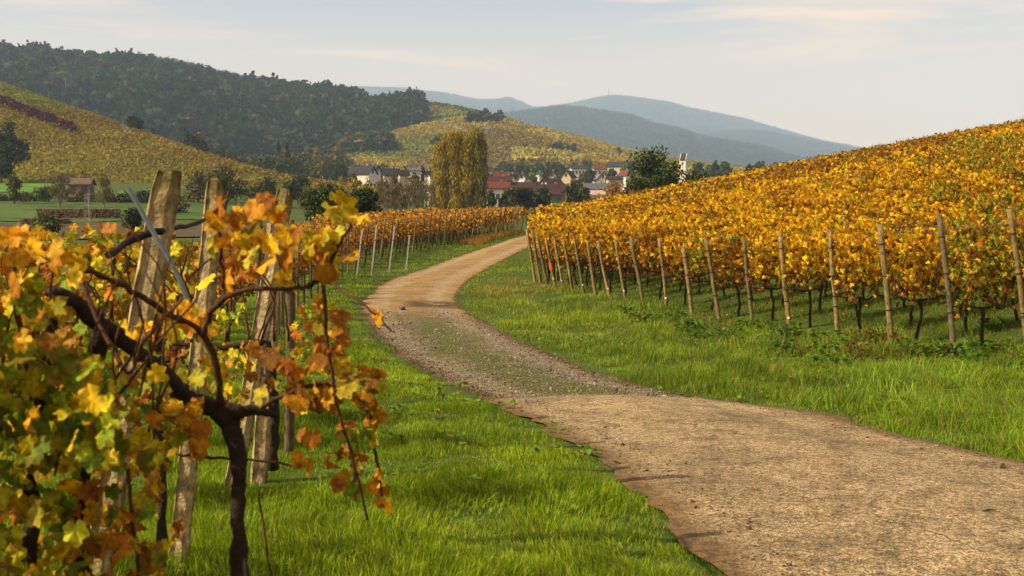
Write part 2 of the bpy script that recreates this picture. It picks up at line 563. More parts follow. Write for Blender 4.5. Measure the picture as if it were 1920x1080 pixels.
def asphalt_material():
    m, nt, out = new_mat('worn_asphalt')
    t, yy = road_attr(nt)
    c1, f1 = ramp_noise(nt, .9, [(.28, (.155, .116, .067)), (.5, (.265, .200, .117)), (.72, (.35, .270, .163))], 8, .65)
    c2a, f2a = ramp_noise(nt, 26, [(.40, (.55, .53, .50)), (.5, (1, 1, 1)), (.60, (1.35, 1.33, 1.28))], 3, .7)
    c2b, f2 = ramp_noise(nt, 75, [(.43, (.42, .40, .37)), (.5, (.95, .95, .95)), (.57, (1.5, 1.48, 1.42))], 2, .8)
    c2 = mixc(nt, 1.0, c2a, c2b, 'MULTIPLY')
    c = mixc(nt, 1.0, c1, c2, 'MULTIPLY')
    c3, f3 = ramp_noise(nt, 3.2, [(.38, (.50, .48, .44)), (.55, (1.08, 1.08, 1.08))], 10, .8)
    c = mixc(nt, .9, c, c3, 'MULTIPLY')
    # hairline cracks
    g = nt.nodes.new('ShaderNodeNewGeometry')
    nw = nt.nodes.new('ShaderNodeTexNoise'); nw.inputs['Scale'].default_value = 2.4; nw.inputs['Detail'].default_value = 6
    L(nt, g.outputs['Position'], nw.inputs['Vector'])
    va = nt.nodes.new('ShaderNodeMix'); va.data_type = 'RGBA'; va.inputs['Factor'].default_value = .35
    L(nt, g.outputs['Position'], va.inputs['A']); L(nt, nw.outputs['Color'], va.inputs['B'])
    vo = nt.nodes.new('ShaderNodeTexVoronoi'); vo.feature = 'DISTANCE_TO_EDGE'; vo.inputs['Scale'].default_value = 1.15
    L(nt, va.outputs['Result'], vo.inputs['Vector'])
    crack = maprange(nt, vo.outputs['Distance'], .003, .012, .75, 0)
    n5 = ramp_noise(nt, .55, [(.52, (0, 0, 0)), (.62, (1, 1, 1))])[0]
    c = mixc(nt, mathn(nt, 'MULTIPLY', crack, n5), c, (.035, .028, .014))
    # soil washed over both edges
    ed = mathn(nt, 'ABSOLUTE', mathn(nt, 'SUBTRACT', t, .5))
    edn = mathn(nt, 'ADD', ed, mathn(nt, 'MULTIPLY', mathn(nt, 'SUBTRACT', f3, .5), .34))
    em = maprange(nt, edn, .41, .485)
    soil, _ = ramp_noise(nt, 14, [(.35, (.030, .022, .010)), (.62, (.16, .085, .028))])
    c = mixc(nt, mathn(nt, 'MULTIPLY', em, .9), c, soil)
    p = nt.nodes.new('ShaderNodeBsdfPrincipled'); p.inputs['Roughness'].default_value = .85
    p.inputs['Specular IOR Level'].default_value = .25
    L(nt, c, p.inputs['Base Color'])
    b = nt.nodes.new('ShaderNodeBump'); b.inputs['Strength'].default_value = .9; b.inputs['Distance'].default_value = .012
    hh = mathn(nt, 'SUBTRACT', mathn(nt, 'ADD', f2, mathn(nt, 'MULTIPLY', f3, .8)), mathn(nt, 'MULTIPLY', mathn(nt, 'MULTIPLY', crack, n5), 1.0))
    L(nt, hh, b.inputs['Height']); L(nt, b.outputs[0], p.inputs['Normal'])
    L(nt, p.outputs[0], out.inputs[0])
    return m

def gravel_material():
    m, nt, out = new_mat('gravel_and_dirt')
    t, yy = road_attr(nt)
    y = mathn(nt, 'SUBTRACT', mathn(nt, 'MULTIPLY', yy, 120), 20)
    gr1, f1 = ramp_noise(nt, 42, [(.40, (.065, .054, .038)), (.5, (.25, .20, .135)), (.60, (.52, .44, .33))], 4, .8)
    gr2, f2 = ramp_noise(nt, 1.6, [(.3, (.65, .62, .58)), (.7, (1.25, 1.2, 1.1))], 6)
    gravel = mixc(nt, 1.0, gr1, gr2, 'MULTIPLY')
    dr1, f3 = ramp_noise(nt, 1.1, [(.28, (.25, .145, .058)), (.5, (.37, .235, .105)), (.72, (.48, .33, .165))], 9, .68)
    dr2, f4 = ramp_noise(nt, 9, [(.36, (.38, .35, .32)), (.5, (1, 1, 1)), (.66, (1.35, 1.33, 1.3))], 8, .8)
    dirt = mixc(nt, .85, dr1, dr2, 'MULTIPLY')
    ymix = maprange(nt, mathn(nt, 'ADD', y, mathn(nt, 'MULTIPLY', mathn(nt, 'SUBTRACT', f2, .5), 14)), 24.5, 29)
    c = mixc(nt, ymix, gravel, dirt)
    rut = mathn(nt, 'ABSOLUTE', mathn(nt, 'SUBTRACT', mathn(nt, 'ABSOLUTE', mathn(nt, 'SUBTRACT', t, .48)), .28))
    rm = maprange(nt, mathn(nt, 'ADD', rut, mathn(nt, 'MULTIPLY', mathn(nt, 'SUBTRACT', f2, .5), .16)), .03, .14, .5, 0)
    c = mixc(nt, rm, c, mixc(nt, 1.0, (.44, .36, .25), dr2, 'MULTIPLY'))
    # moss and low weeds along the middle
    mid = mathn(nt, 'ABSOLUTE', mathn(nt, 'SUBTRACT', t, .47))
    mm = maprange(nt, mathn(nt, 'ADD', mid, mathn(nt, 'MULTIPLY', mathn(nt, 'SUBTRACT', f3, .5), .9)), .06, .32, 1, 0)
    mm = mathn(nt, 'MULTIPLY', mm, maprange(nt, y, 24, 30, 1, .12))
    moss, _ = ramp_noise(nt, 12, [(.38, (.045, .062, .011)), (.62, (.16, .185, .024))])
    c = mixc(nt, mathn(nt, 'MULTIPLY', mm, .95), c, moss)
    # a dark damp hollow that holds mud
    pd = maprange(nt, mathn(nt, 'ABSOLUTE', mathn(nt, 'SUBTRACT', y, 31.0)), .5, 1.7, 1, 0)
    pt = maprange(nt, mathn(nt, 'ABSOLUTE', mathn(nt, 'SUBTRACT', t, .72)), .16, .36, 1, 0)
    mud = mathn(nt, 'MULTIPLY', mathn(nt, 'MULTIPLY', pd, pt), maprange(nt, f3, .36, .5))
    c = mixc(nt, mathn(nt, 'MULTIPLY', mud, .85), c, (.06, .045, .022))
    ed = mathn(nt, 'ABSOLUTE', mathn(nt, 'SUBTRACT', t, .5))
    em = maprange(nt, mathn(nt, 'ADD', ed, mathn(nt, 'MULTIPLY', mathn(nt, 'SUBTRACT', f2, .5), .25)), .43, .49)
    c = mixc(nt, mathn(nt, 'MULTIPLY', em, .85), c, (.07, .058, .018))
    p = nt.nodes.new('ShaderNodeBsdfPrincipled'); p.inputs['Roughness'].default_value = .9
    p.inputs['Specular IOR Level'].default_value = .2
    L(nt, c, p.inputs['Base Color'])
    b = nt.nodes.new('ShaderNodeBump'); b.inputs['Strength'].default_value = 1.0; b.inputs['Distance'].default_value = .09
    L(nt, mathn(nt, 'ADD', f1, mathn(nt, 'MULTIPLY', f3, 1.4)), b.inputs['Height']); L(nt, b.outputs[0], p.inputs['Normal'])
    L(nt, p.outputs[0], out.inputs[0])
    return m
road_strip('asphalt_road', -40, 12.35, 260, 40, asphalt_material(), .030)
road_strip('gravel_path', 12.25, 98, 300, 36, gravel_material(), .016)

# ------------------------------------------------------------------ hills
class Hill:
    """outline columns (x/y slope, base height, base depth, ridge height, ridge depth); a slope up to the ridge and a fall behind it"""
    def __init__(s, cols, back=1.0, ease=1.15, rough=0.0, rscale=60, seed=1):
        c = []
        for px, yb, db, yr, dr in cols:
            sx, eb = ray(px, yb); sr, er = ray(px, yr)
            c.append((sr, EYE + eb*db, db, EYE + er*dr, dr))
        c = np.array(c)
        s.S = c[:, 0]; s.f = [curve(c[:, 0], c[:, k]) for k in range(1, 5)]
        s.back, s.ease, s.rough, s.rscale, s.seed = back, ease, rough, rscale, seed
        s.smin, s.smax = c[0, 0], c[-1, 0]
    def z(s, x, y):
        sl = np.clip(x/np.maximum(y, 1), s.smin, s.smax)
        zb, db, zt, dt = [f(sl) for f in s.f]
        u = (y-db)/np.maximum(dt-db, 1)
        up = np.clip(u, 0, 1)
        g = .55*up + .45*np.sin(up*math.pi/2)**s.ease
        z = zb + (zt-zb)*g
        dn = np.clip((u-1)/s.back, 0, 1)
        z = np.where(u > 1, zt - (zt-zb+6)*smooth01(dn), z)
        z = np.where(u < 0, zb + u*np.maximum(zt-zb, 1)*.8, z)
        if s.rough:
            w = np.clip(up*2.5, 0, 1)*(1 - .88*smooth01((u-.35)/.4))
            z = z + (vnoise(x, y, s.rscale, s.seed) + .5*vnoise(x, y, s.rscale*.4, s.seed+1) + .25*vnoise(x, y, s.rscale*.17, s.seed+2))*s.rough*w
        return z
    def u(s, x, y):
        sl = np.clip(x/np.maximum(y, 1), s.smin, s.smax)
        db, dt = s.f[1](sl), s.f[3](sl)
        return (y-db)/np.maximum(dt-db, 1)
    def mesh(s, name, mat, ns=140, nu=60, colf=None):
        sl = np.linspace(s.smin, s.smax, ns); u = np.concatenate([[-.08], np.linspace(0, 1, nu*2//3), np.linspace(1, 1+s.back, nu//3)[1:]])
        S, U = np.meshgrid(sl, u)
        Y = s.f[1](S) + (s.f[3](S)-s.f[1](S))*U
        X = S*Y
        col = colf(X.ravel(), Y.ravel()) if colf else None
        return tag(sheet(name, X, Y, s.z, mat, col), kind='structure')
    def sample(s, rng, n, u0=.0, u1=1.0):
        sl = rng.uniform(s.smin, s.smax, n); u = rng.uniform(u0, u1, n)
        y = s.f[1](sl) + (s.f[3](sl)-s.f[1](sl))*u
        return sl*y, y

H_VINE = Hill([(-420,345,300,60,520),(-200,345,300,105,500),(0,343,296,158,470),(120,343,292,200,440),(230,345,290,238,405),(300,347,288,262,390),(400,350,285,297,368),(480,352,282,321,350),(560,354,280,339,335),(640,358,278,352,320),(720,366,276,363,310)], .8, 1.05, .6, 45, 3)
H_MID = Hill([(520,330,760,318,860),(575,325,760,297,900),(620,322,760,283,930),(680,320,760,262,960),(740,320,760,246,990),(800,320,760,232,1010),(850,320,760,223,1020),(905,322,760,219,1030),(950,322,755,226,1035),(1000,324,750,238,1040),(1080,328,745,256,1040),(1195,330,740,286,1040),(1280,332,735,301,1040),(1330,332,735,309,1040),(1400,334,730,318,1040),(1500,336,730,330,1040)], .7, .95, 1.0, 120, 5)
H_UP = Hill([(640,262,1020,232,1180),(700,255,1030,210,1200),(745,245,1040,199,1220),(790,235,1050,193,1230),(840,228,1050,198,1230),(890,224,1050,209,1220),(930,224,1050,221,1200),(1000,244,1050,240,1180)], .6, 1.0, 1.0, 80, 7)
H_WOOD = Hill([(-500,290,820,40,1350),(-200,290,820,75,1350),(0,292,840,100,1320),(80,292,840,111,1320),(150,292,850,122,1320),(250,293,860,130,1310),(350,294,870,147,1300),(440,296,880,167,1300),(500,297,890,176,1300),(570,298,900,181,1300),(650,300,910,187,1300),(690,300,920,203,1300),(740,300,930,216,1290),(790,300,940,233,1280),(830,300,950,262,1270)], .8, .95, 7, 120, 9)
H_BACK = Hill([(150,200,2000,120,2700),(250,200,2000,117,2700),(300,200,2000,118,2700),(350,200,2000,125,2700),(400,200,2000,139,2700),(450,200,2000,150,2700),(500,205,2000,157,2700),(540,210,2000,166,2700),(620,215,2000,178,2700)], .8, 1, 10, 260, 11)
H_FAR = Hill([(480,260,6000,166,8250),(560,260,6000,166,8250),(620,260,6000,165,8250),(680,262,6000,164,8250),(740,262,6000,165,8250),(800,265,6000,171,8250),(850,265,6000,178,8250),(900,268,6000,188,8250),(930,270,6000,187,8250),(952,270,6000,184,8250),(975,272,6000,191,8250),(1005,275,6000,202,8250),(1050,278,6000,197,8250),(1090,280,6000,190,8250),(1130,282,6000,182,8250),(1150,283,6000,180,8250),(1200,285,6000,184,8250),(1250,288,6000,191,8250),(1300,290,6000,204,8250),(1350,292,6000,214,8250),(1400,294,6000,225,8250),(1450,296,6000,240,8250),(1500,298,6000,254,8250),(1550,300,6000,266,8250),(1610,302,6000,277,8250),(1700,306,6000,292,8250),(1820,312,6000,306,8250)], .5, .9, 55, 420, 13)
H_SPUR = Hill([(1180,300,5000,262,6250),(1260,300,5000,256,6250),(1330,302,5000,252,6250),(1400,302,5000,246,6250),(1450,303,5000,251,6250),(1500,304,5000,262,6250),(1570,306,5000,274,6250),(1650,308,5000,290,6250),(1740,310,5000,304,6250)], .5, .9, 30, 300, 15)
H_RIM = Hill([(820,300,3375,232,4625),(900,300,3375,223,4625),(960,300,3375,214,4625),(1000,300,3375,209,4625),(1060,300,3375,203,4625),(1120,302,3375,209,4625),(1180,302,3375,218,4625),(1230,304,3375,235,4625),(1280,304,3375,246,4625),(1320,306,3375,258,4625),(1380,308,3375,268,4625),(1440,310,3375,280,4625),(1500,314,3375,300,4625),(1560,318,3375,312,4625)], .5, .9, 26, 240, 17)

def forest_floor():
    m, nt, out = new_mat('forest_slope')
    c, f = ramp_noise(nt, .012, [(.3, (.009, .019, .013)), (.6, (.016, .030, .018)), (.8, (.026, .036, .018))], 8, .7)  # darker, bluer slope tone, some far haze put into the colour
    p = nt.nodes.new('ShaderNodeBsdfPrincipled'); p.inputs['Roughness'].default_value = .95
    p.inputs['Specular IOR Level'].default_value = .0
    L(nt, c, p.inputs['Base Color'])
    n2 = ramp_noise(nt, .06, [(0, (0, 0, 0)), (1, (1, 1, 1))], 8, .7)[1]
    b = nt.nodes.new('ShaderNodeBump'); b.inputs['Strength'].default_value = 1; b.inputs['Distance'].default_value = 12
    L(nt, n2, b.inputs['Height']); L(nt, b.outputs[0], p.inputs['Normal'])
    L(nt, p.outputs[0], out.inputs[0])
    return m
M_FOREST = forest_floor()
M_COLFIELD = solid_mat('vineyard_slope', None, .95, (.2, .3), 0, 60, .05)

# plots of the vineyard slopes: each a strip with its own grape and its own autumn colour
VPAL = np.array([(.26,.19,.022),(.32,.21,.02),(.24,.20,.025),(.15,.165,.025),(.22,.15,.022),(.30,.22,.028),(.11,.14,.024),(.36,.25,.028),(.21,.13,.02)])
def plots(x, y, w, l, ang, seed):
    a = x*math.cos(ang) + y*math.sin(ang); b = -x*math.sin(ang) + y*math.cos(ang)
    i = np.floor(a/w + .35*vnoise(x, y, w*3, seed)); j = np.floor(b/l + .3*vnoise(i*7.7, b, l*2, seed+1) + i*.37)
    h = np.sin(i*12.9898 + j*78.233 + seed)*43758.5453
    return h - np.floor(h)
def plot_cols(x, y, w, l, ang, seed):
    h = plots(x, y, w, l, ang, seed)
    c = VPAL[(h*len(VPAL)).astype(int) % len(VPAL)]
    g = .85 + .3*vnoise(x, y, w*.5, seed+4)[:, None]*.5
    return c*g
def vine_hill_cols(x, y):
    c = plot_cols(x, y, 34, 95, .55, 2)
    return c*.8 + np.array([.21, .17, .022])*.2
def mid_cols(x, y):
    return plot_cols(x, y, 85, 120, -.35, 5)*.78 + np.array([.25, .215, .026])*.22
def up_cols(x, y):
    c = plot_cols(x, y, 60, 60, .2, 6)
    return c*np.array([.6, .8, .8])
soil = lambda f: (lambda x, y: f(x, y)*np.array([.42, .55, .55]))
H_VINE.mesh('vineyard_hill', M_COLFIELD, 150, 70, soil(vine_hill_cols))
H_MID.mesh('vineyard_hill', M_COLFIELD, 220, 90, soil(mid_cols))
H_UP.mesh('vineyard_hill', M_COLFIELD, 100, 60, soil(up_cols))
H_WOOD.mesh('wooded_hill', M_FOREST, 150, 70)
H_BACK.mesh('distant_hill', M_FOREST, 120, 50)
H_FAR.mesh('distant_mountain', M_FOREST, 320, 90)
H_SPUR.mesh('distant_mountain', M_FOREST, 160, 60)
H_RIM.mesh('distant_mountain', M_FOREST, 220, 70)

def land_z(x, y):
    """highest land surface at one place"""
    x = np.asarray(x, float); y = np.asarray(y, float)
    z = ground_z(x, y)
    for h in (H_VINE, H_MID, H_UP, H_WOOD):
        u = h.u(x, y); s = x/np.maximum(y, 1)
        ok = (u > 0) & (u < 1 + h.back) & (s > h.smin) & (s < h.smax)
        z = np.where(ok, np.maximum(z, h.z(x, y)), z)
    return z
def land1(x, y):
    return float(land_z(np.array([x]), np.array([y]))[0])
# ------------------------------------------------------------------ grapevines
GOLD = [(6,(.80,.54,.012)),(4,(.75,.455,.012)),(1.5,(.56,.26,.012)),(1.3,(.56,.48,.02)),(.8,(.24,.28,.02)),(2.0,(.17,.065,.012)),(.4,(.10,.16,.015))]
GREENISH = [(3,(.58,.34,.015)),(2,(.48,.42,.03)),(2.5,(.26,.30,.025)),(2,(.12,.19,.018)),(.8,(.40,.17,.015)),(.6,(.2,.08,.012))]
RUST = [(2.6,(.52,.30,.015)),(2.2,(.40,.18,.015)),(2.2,(.22,.09,.015)),(1.2,(.17,.07,.015)),(1,(.46,.34,.03)),(.7,(.17,.18,.02))]
DARKGOLD = [(3,(.56,.33,.012)),(2.5,(.46,.22,.012)),(2,(.24,.095,.012)),(1.2,(.36,.30,.03)),(1,(.15,.16,.02)),(.8,(.12,.05,.01))]

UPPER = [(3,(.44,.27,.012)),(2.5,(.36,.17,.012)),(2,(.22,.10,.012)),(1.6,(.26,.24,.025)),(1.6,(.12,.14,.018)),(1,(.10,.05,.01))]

def vine_leaves(acc, rng, n, pal, size, tmpl=LEAF, base=(0, 0, 0), half=.72, lo=1.02, hi=2.14, thick=.17, thin_low=True):
    x = rng.uniform(-half, half, n)
    z = lo + (hi-lo)*rng.beta(1.7, 1.35, n)
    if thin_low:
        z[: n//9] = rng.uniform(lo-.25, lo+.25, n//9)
    clump = np.sin(x*9 + rng.uniform(0, 6))*.10 + np.sin(x*3.7 + z*4 + rng.uniform(0, 6))*.08
    y = rng.normal(size=n)*thick + clump*.6
    z = z + clump*.6
    C = np.stack([x, y, z], 1) + np.asarray(base)
    Y = np.stack([rng.normal(size=n)*.6, np.sign(y)*.35 + rng.normal(size=n)*.4, -1 + rng.normal(size=n)*.55], 1)
    N = np.stack([rng.normal(size=n)*.55, np.sign(y + 1e-3)*1.0 + rng.normal(size=n)*.5, .55 + rng.normal(size=n)*.5], 1)
    c = pick(rng, pal, n, .2)
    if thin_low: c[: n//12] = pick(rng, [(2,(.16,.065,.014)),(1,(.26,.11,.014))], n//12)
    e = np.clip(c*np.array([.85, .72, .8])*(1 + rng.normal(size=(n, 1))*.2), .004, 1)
    scatter(acc, tmpl[0], tmpl[1], tmpl[2], C, Y, N, size*rng.uniform(.65, 1.25, n), c, e)

def vine_trunk(rng, h=.82, r=.03, half=.68, sides=6):
    a = Acc()
    col = np.array((.030, .021, .013))
    pts = [(0, 0, -.08)]
    x = y = 0
    for k in range(1, 6):
        x += rng.normal()*.025; y += rng.normal()*.02
        pts.append((x, y, h*k/5))
    tube(a, pts, [r*1.35, r*1.1, r, r*.95, r*1.0, r*1.25], sides, col)
    for s in (-1, 1):
        q = [(x, y, h-.01)]
        for k in range(1, 5):
            q.append((x + s*half*k/4*.98, y + rng.normal()*.02, h + .02 + rng.normal()*.025 - .02*(k == 1)))
        tube(a, q, [r*.8, r*.6, r*.5, r*.42, r*.3], 5, col)
    return a
def vine_shoots(rng, h=.82, half=.68, n=11, top=2.1):
    a = Acc()
    for k in range(n):
        x = rng.uniform(-half, half); y = rng.normal()*.03
        t = rng.uniform(1.35, top)
        q = [(x, y, h)]
        for j in range(1, 5):
            q.append((x + rng.normal()*.05, y + rng.normal()*.07, h + (t-h)*j/4))
        c = np.array((.075, .032, .014))*rng.uniform(.6, 1.4)
        tube(a, q, [.0075, .0065, .006, .005, .003], 3, c, False)
    for k in range(5):                                     # short dead shoots hanging under the cordon
        x = rng.uniform(-half, half)
        tube(a, [(x, 0, h), (x + rng.normal()*.1, rng.normal()*.08, h - rng.uniform(.1, .3))], [.006, .003], 3, (.05, .022, .012), False)
    return a

def make_vine(seed, pal, n, size, label, group, hi=2.12, tmpl=LEAF, lo=1.02, name='grapevine', half=.72, thick=.17):
    rng = np.random.default_rng(seed)
    r = thing(name, label, 'grapevine', (0, 0, 0), 0, group)
    vine_trunk(rng, .82, half=half).build('trunk', M_BARK, r)
    vine_shoots(rng, .82, half=half, n=17, top=hi).build('shoots', M_BARK, r)
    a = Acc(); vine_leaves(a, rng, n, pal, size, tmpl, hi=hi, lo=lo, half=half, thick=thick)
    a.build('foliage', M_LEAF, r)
    return r

def gz1(x, y): return float(ground_z(np.array([x]), np.array([y]))[0])

# rows climbing the slope on one side of the track
ROWDIR_R = Vector((.925, .38)); ROTR = math.atan2(ROWDIR_R.y, ROWDIR_R.x)
post_px = [1936, 1792, 1673, 1571, 1481, 1412, 1350, 1298, 1250, 1205, 1172, 1143, 1117, 1095, 1073, 1055, 1040, 1026, 1014, 1004]
rows_r = []
for px in post_px:
    s = ray(px, 600)[0]
    y = (7.9 + .330*16.5)/(s + .330)
    rows_r.append((s*y, y))
yy = rows_r[-1][1]
while yy < 99:
    yy += 1.5
    rows_r.append((float(post_r(yy)) + .1, yy))
rows_pre = [(10.25, 9.3), (9.75, 10.9), (9.25, 12.5), (8.75, 14.1)]            # rows nearer than the first post in view

def in_view(x, y, m=1.5):
    return y > 2 and abs(x) < .50*y + m

LAB_R = 'golden-leaved grapevine on a dark trunk in the sunlit slope behind the round wooden posts'
LAB_RG = 'grapevine with many still-green leaves at the near end of the golden slope'
GRP_R = 'grapevines on the golden slope'
protos_r = [make_vine(100+k, [GOLD, GOLD, DARKGOLD, GOLD][k % 4], 560, .118, LAB_R, GRP_R, tmpl=LOBED) for k in range(7)]
protos_g = [make_vine(140+k, GREENISH, 560, .122, LAB_RG, 'greener grapevines of the golden slope', tmpl=LOBED) for k in range(3)]
slots = []
for ri, (x0, y0) in enumerate(rows_pre + rows_r):
    d = .55 if ri >= 4 else .2
    while d < 95:
        x, y = x0 + ROWDIR_R.x*d, y0 + ROWDIR_R.y*d
        if y < 112 and in_view(x, y, 1.0 + .10*y + 3.0):
            slots.append((math.hypot(x, y), x, y, ri, d))
        d += 1.32
slots.sort(key=lambda q: (not in_view(q[1], q[2], .6), q[0]))      # what the photo shows comes first
N_IND_R = 176
used = set()
rgen = np.random.default_rng(11)
for k, (r, x, y, ri, d) in enumerate(slots[:N_IND_R]):
    green = x/y > .40 and rgen.random() < .75 or rgen.random() < .06
    P_ = protos_g if green else protos_r
    p = P_[k % len(P_)]
    rz = ROTR + rgen.normal()*.05 + (math.pi if rgen.random() < .5 else 0)
    loc = (x, y, gz1(x, y) - .02); sc = float(rgen.uniform(.92, 1.08))
    if p.name not in used:
        used.add(p.name); p.location = loc; p.rotation_euler = (0, 0, rz); p.scale = (1, 1, sc)
    else:
        dup(p, loc, rz, None, None, (1, 1, sc))
acc = Acc(); rng = np.random.default_rng(12)
for (r, x, y, ri, d) in slots[N_IND_R:]:
    f = min(1.0, 34/max(r, 1))
    n = int(110 + 290*f); size = .108 + .095*(1-f)
    pal = GOLD if vnoise(x, y, 9, 8) + rng.normal()*.3 > -.25 else DARKGOLD
    if x/y > .42 and vnoise(x, y, 6, 9) > .1: pal = GREENISH
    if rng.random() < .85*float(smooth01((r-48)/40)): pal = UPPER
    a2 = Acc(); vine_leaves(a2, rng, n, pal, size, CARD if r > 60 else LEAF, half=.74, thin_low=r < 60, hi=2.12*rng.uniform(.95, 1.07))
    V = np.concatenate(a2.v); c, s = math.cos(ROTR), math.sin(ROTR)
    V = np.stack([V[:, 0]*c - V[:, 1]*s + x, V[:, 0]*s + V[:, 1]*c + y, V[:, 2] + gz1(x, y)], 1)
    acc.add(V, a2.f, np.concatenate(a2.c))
tag(acc.build('vineyard_foliage', M_LEAF), 'golden vine leaves covering the upper slope up to the skyline', 'vineyard', None, 'stuff')

# rows on the other side of the track, falling away into the valley
rows_l = [(-1.2, 3.5), (-1.42, 4.95), (-1.47, 6.7)]
y = 8.3
while y < 93:
    rows_l.append((float(post_l(y)), y)); y += 1.62 if y < 44 else 1.5
def rowdir_l(y):
    t = smooth01((y-36)/22)
    a = math.radians(180 - 4 + (-22)*t)       # far rows run away over the rim
    return Vector((math.cos(a), math.sin(a)))
LAB_L = 'rust-coloured grapevine with bare dark shoots in the rows across the track from the golden slope'
GRP_L = 'grapevines of the lower rows'
protos_l = [make_vine(200+k, RUST, 330, .12, LAB_L, GRP_L, hi=1.95, tmpl=LOBED) for k in range(6)]
LAB_N = 'yellow and green grapevine in the near rows behind the mossy concrete posts'
MIX = [(3,(.56,.36,.02)),(2,(.46,.42,.03)),(2,(.24,.27,.025)),(1.6,(.42,.18,.015)),(1.2,(.22,.09,.014))]
protos_n = [make_vine(230+k, MIX, 300, .125, LAB_N, 'yellow-green grapevines of the near rows', hi=1.85, tmpl=GRAPE) for k in range(3)]
slots = []
for ri, (x0, y0) in enumerate(rows_l):
    if ri < 3: continue
    rd = rowdir_l(y0); d = .75 if y0 > 25 else 1.5
    while d < 40:
        x, y = x0 + rd.x*d, y0 + rd.y*d
        if in_view(x, y, 1.0) and y < 84 and x > -.6*y and not (x/y < -.24 and y > 30) and not (x/y < -.185 and y > 52):
            slots.append((math.hypot(x, y), x, y, ri, d, math.atan2(rd.y, rd.x)))
        d += 1.32
slots.sort(key=lambda q: q[0] + q[4]*1.2)
N_IND_L = 116
for k, (r, x, y, ri, d, rz) in enumerate(slots[:N_IND_L]):
    P_ = protos_n if y < 17 else protos_l
    p = P_[k % len(P_)]
    rz += rgen.normal()*.05 + (math.pi if rgen.random() < .5 else 0)
    loc = (x, y, gz1(x, y) - .02); sc = float(rgen.uniform(.9, 1.05))
    if p.name not in used:
        used.add(p.name); p.location = loc; p.rotation_euler = (0, 0, rz); p.scale = (1, 1, sc)
    else:
        dup(p, loc, rz, None, None, (1, 1, sc))
acc = Acc()
for (r, x, y, ri, d, rz) in slots[N_IND_L:]:
    f = min(1.0, 34/r); n = int(80 + 180*f); size = .13 + .08*(1-f)
    a2 = Acc(); vine_leaves(a2, rng, n, RUST if rng.random() < .7 else DARKGOLD, size, LEAF, half=.74, hi=1.95*rng.uniform(.95, 1.07))
    for q in range(5):
        xx = rng.uniform(-.7, .7); tube(a2, [(xx, 0, 0), (xx + rng.normal()*.05, rng.normal()*.05, rng.uniform(.8, 1.9))], [.02, .006], 3, (.04, .022, .013), False)
    V = np.concatenate(a2.v); c, s = math.cos(rz), math.sin(rz)
    V = np.stack([V[:, 0]*c - V[:, 1]*s + x, V[:, 0]*s + V[:, 1]*c + y, V[:, 2] + gz1(x, y)], 1)
    acc.add(V, a2.f, np.concatenate(a2.c))
tag(acc.build('vineyard_foliage', M_LEAF), 'rusty vine leaves massed in the lower vineyard rows', 'vineyard', None, 'stuff')

# dark shoots and stems of the farther slope rows, seen between the leaves
acc = Acc()
for (r, x, y, ri, d) in sorted([(math.hypot(x0 + ROWDIR_R.x*d, y0 + ROWDIR_R.y*d), x0 + ROWDIR_R.x*d, y0 + ROWDIR_R.y*d, 0, d) for (x0, y0) in rows_r for d in np.arange(.6, 60, 1.32)])[N_IND_R:1500]:
    if not in_view(x, y, 1): continue
    z = gz1(x, y)
    for q in range(3):
        dx = rng.uniform(-.6, .6)
        bx, by = x + ROWDIR_R.x*dx, y + ROWDIR_R.y*dx
        tube(acc, [(bx, by, z), (bx + rng.normal()*.05, by + rng.normal()*.05, z + rng.uniform(1.4, 2.5))], [.02, .007], 3, (.045, .024, .013), False)
tag(acc.build('vine_stems', M_BARK), 'dark stems and shoots among the golden leaves of the upper slope', 'vineyard', None, 'stuff')

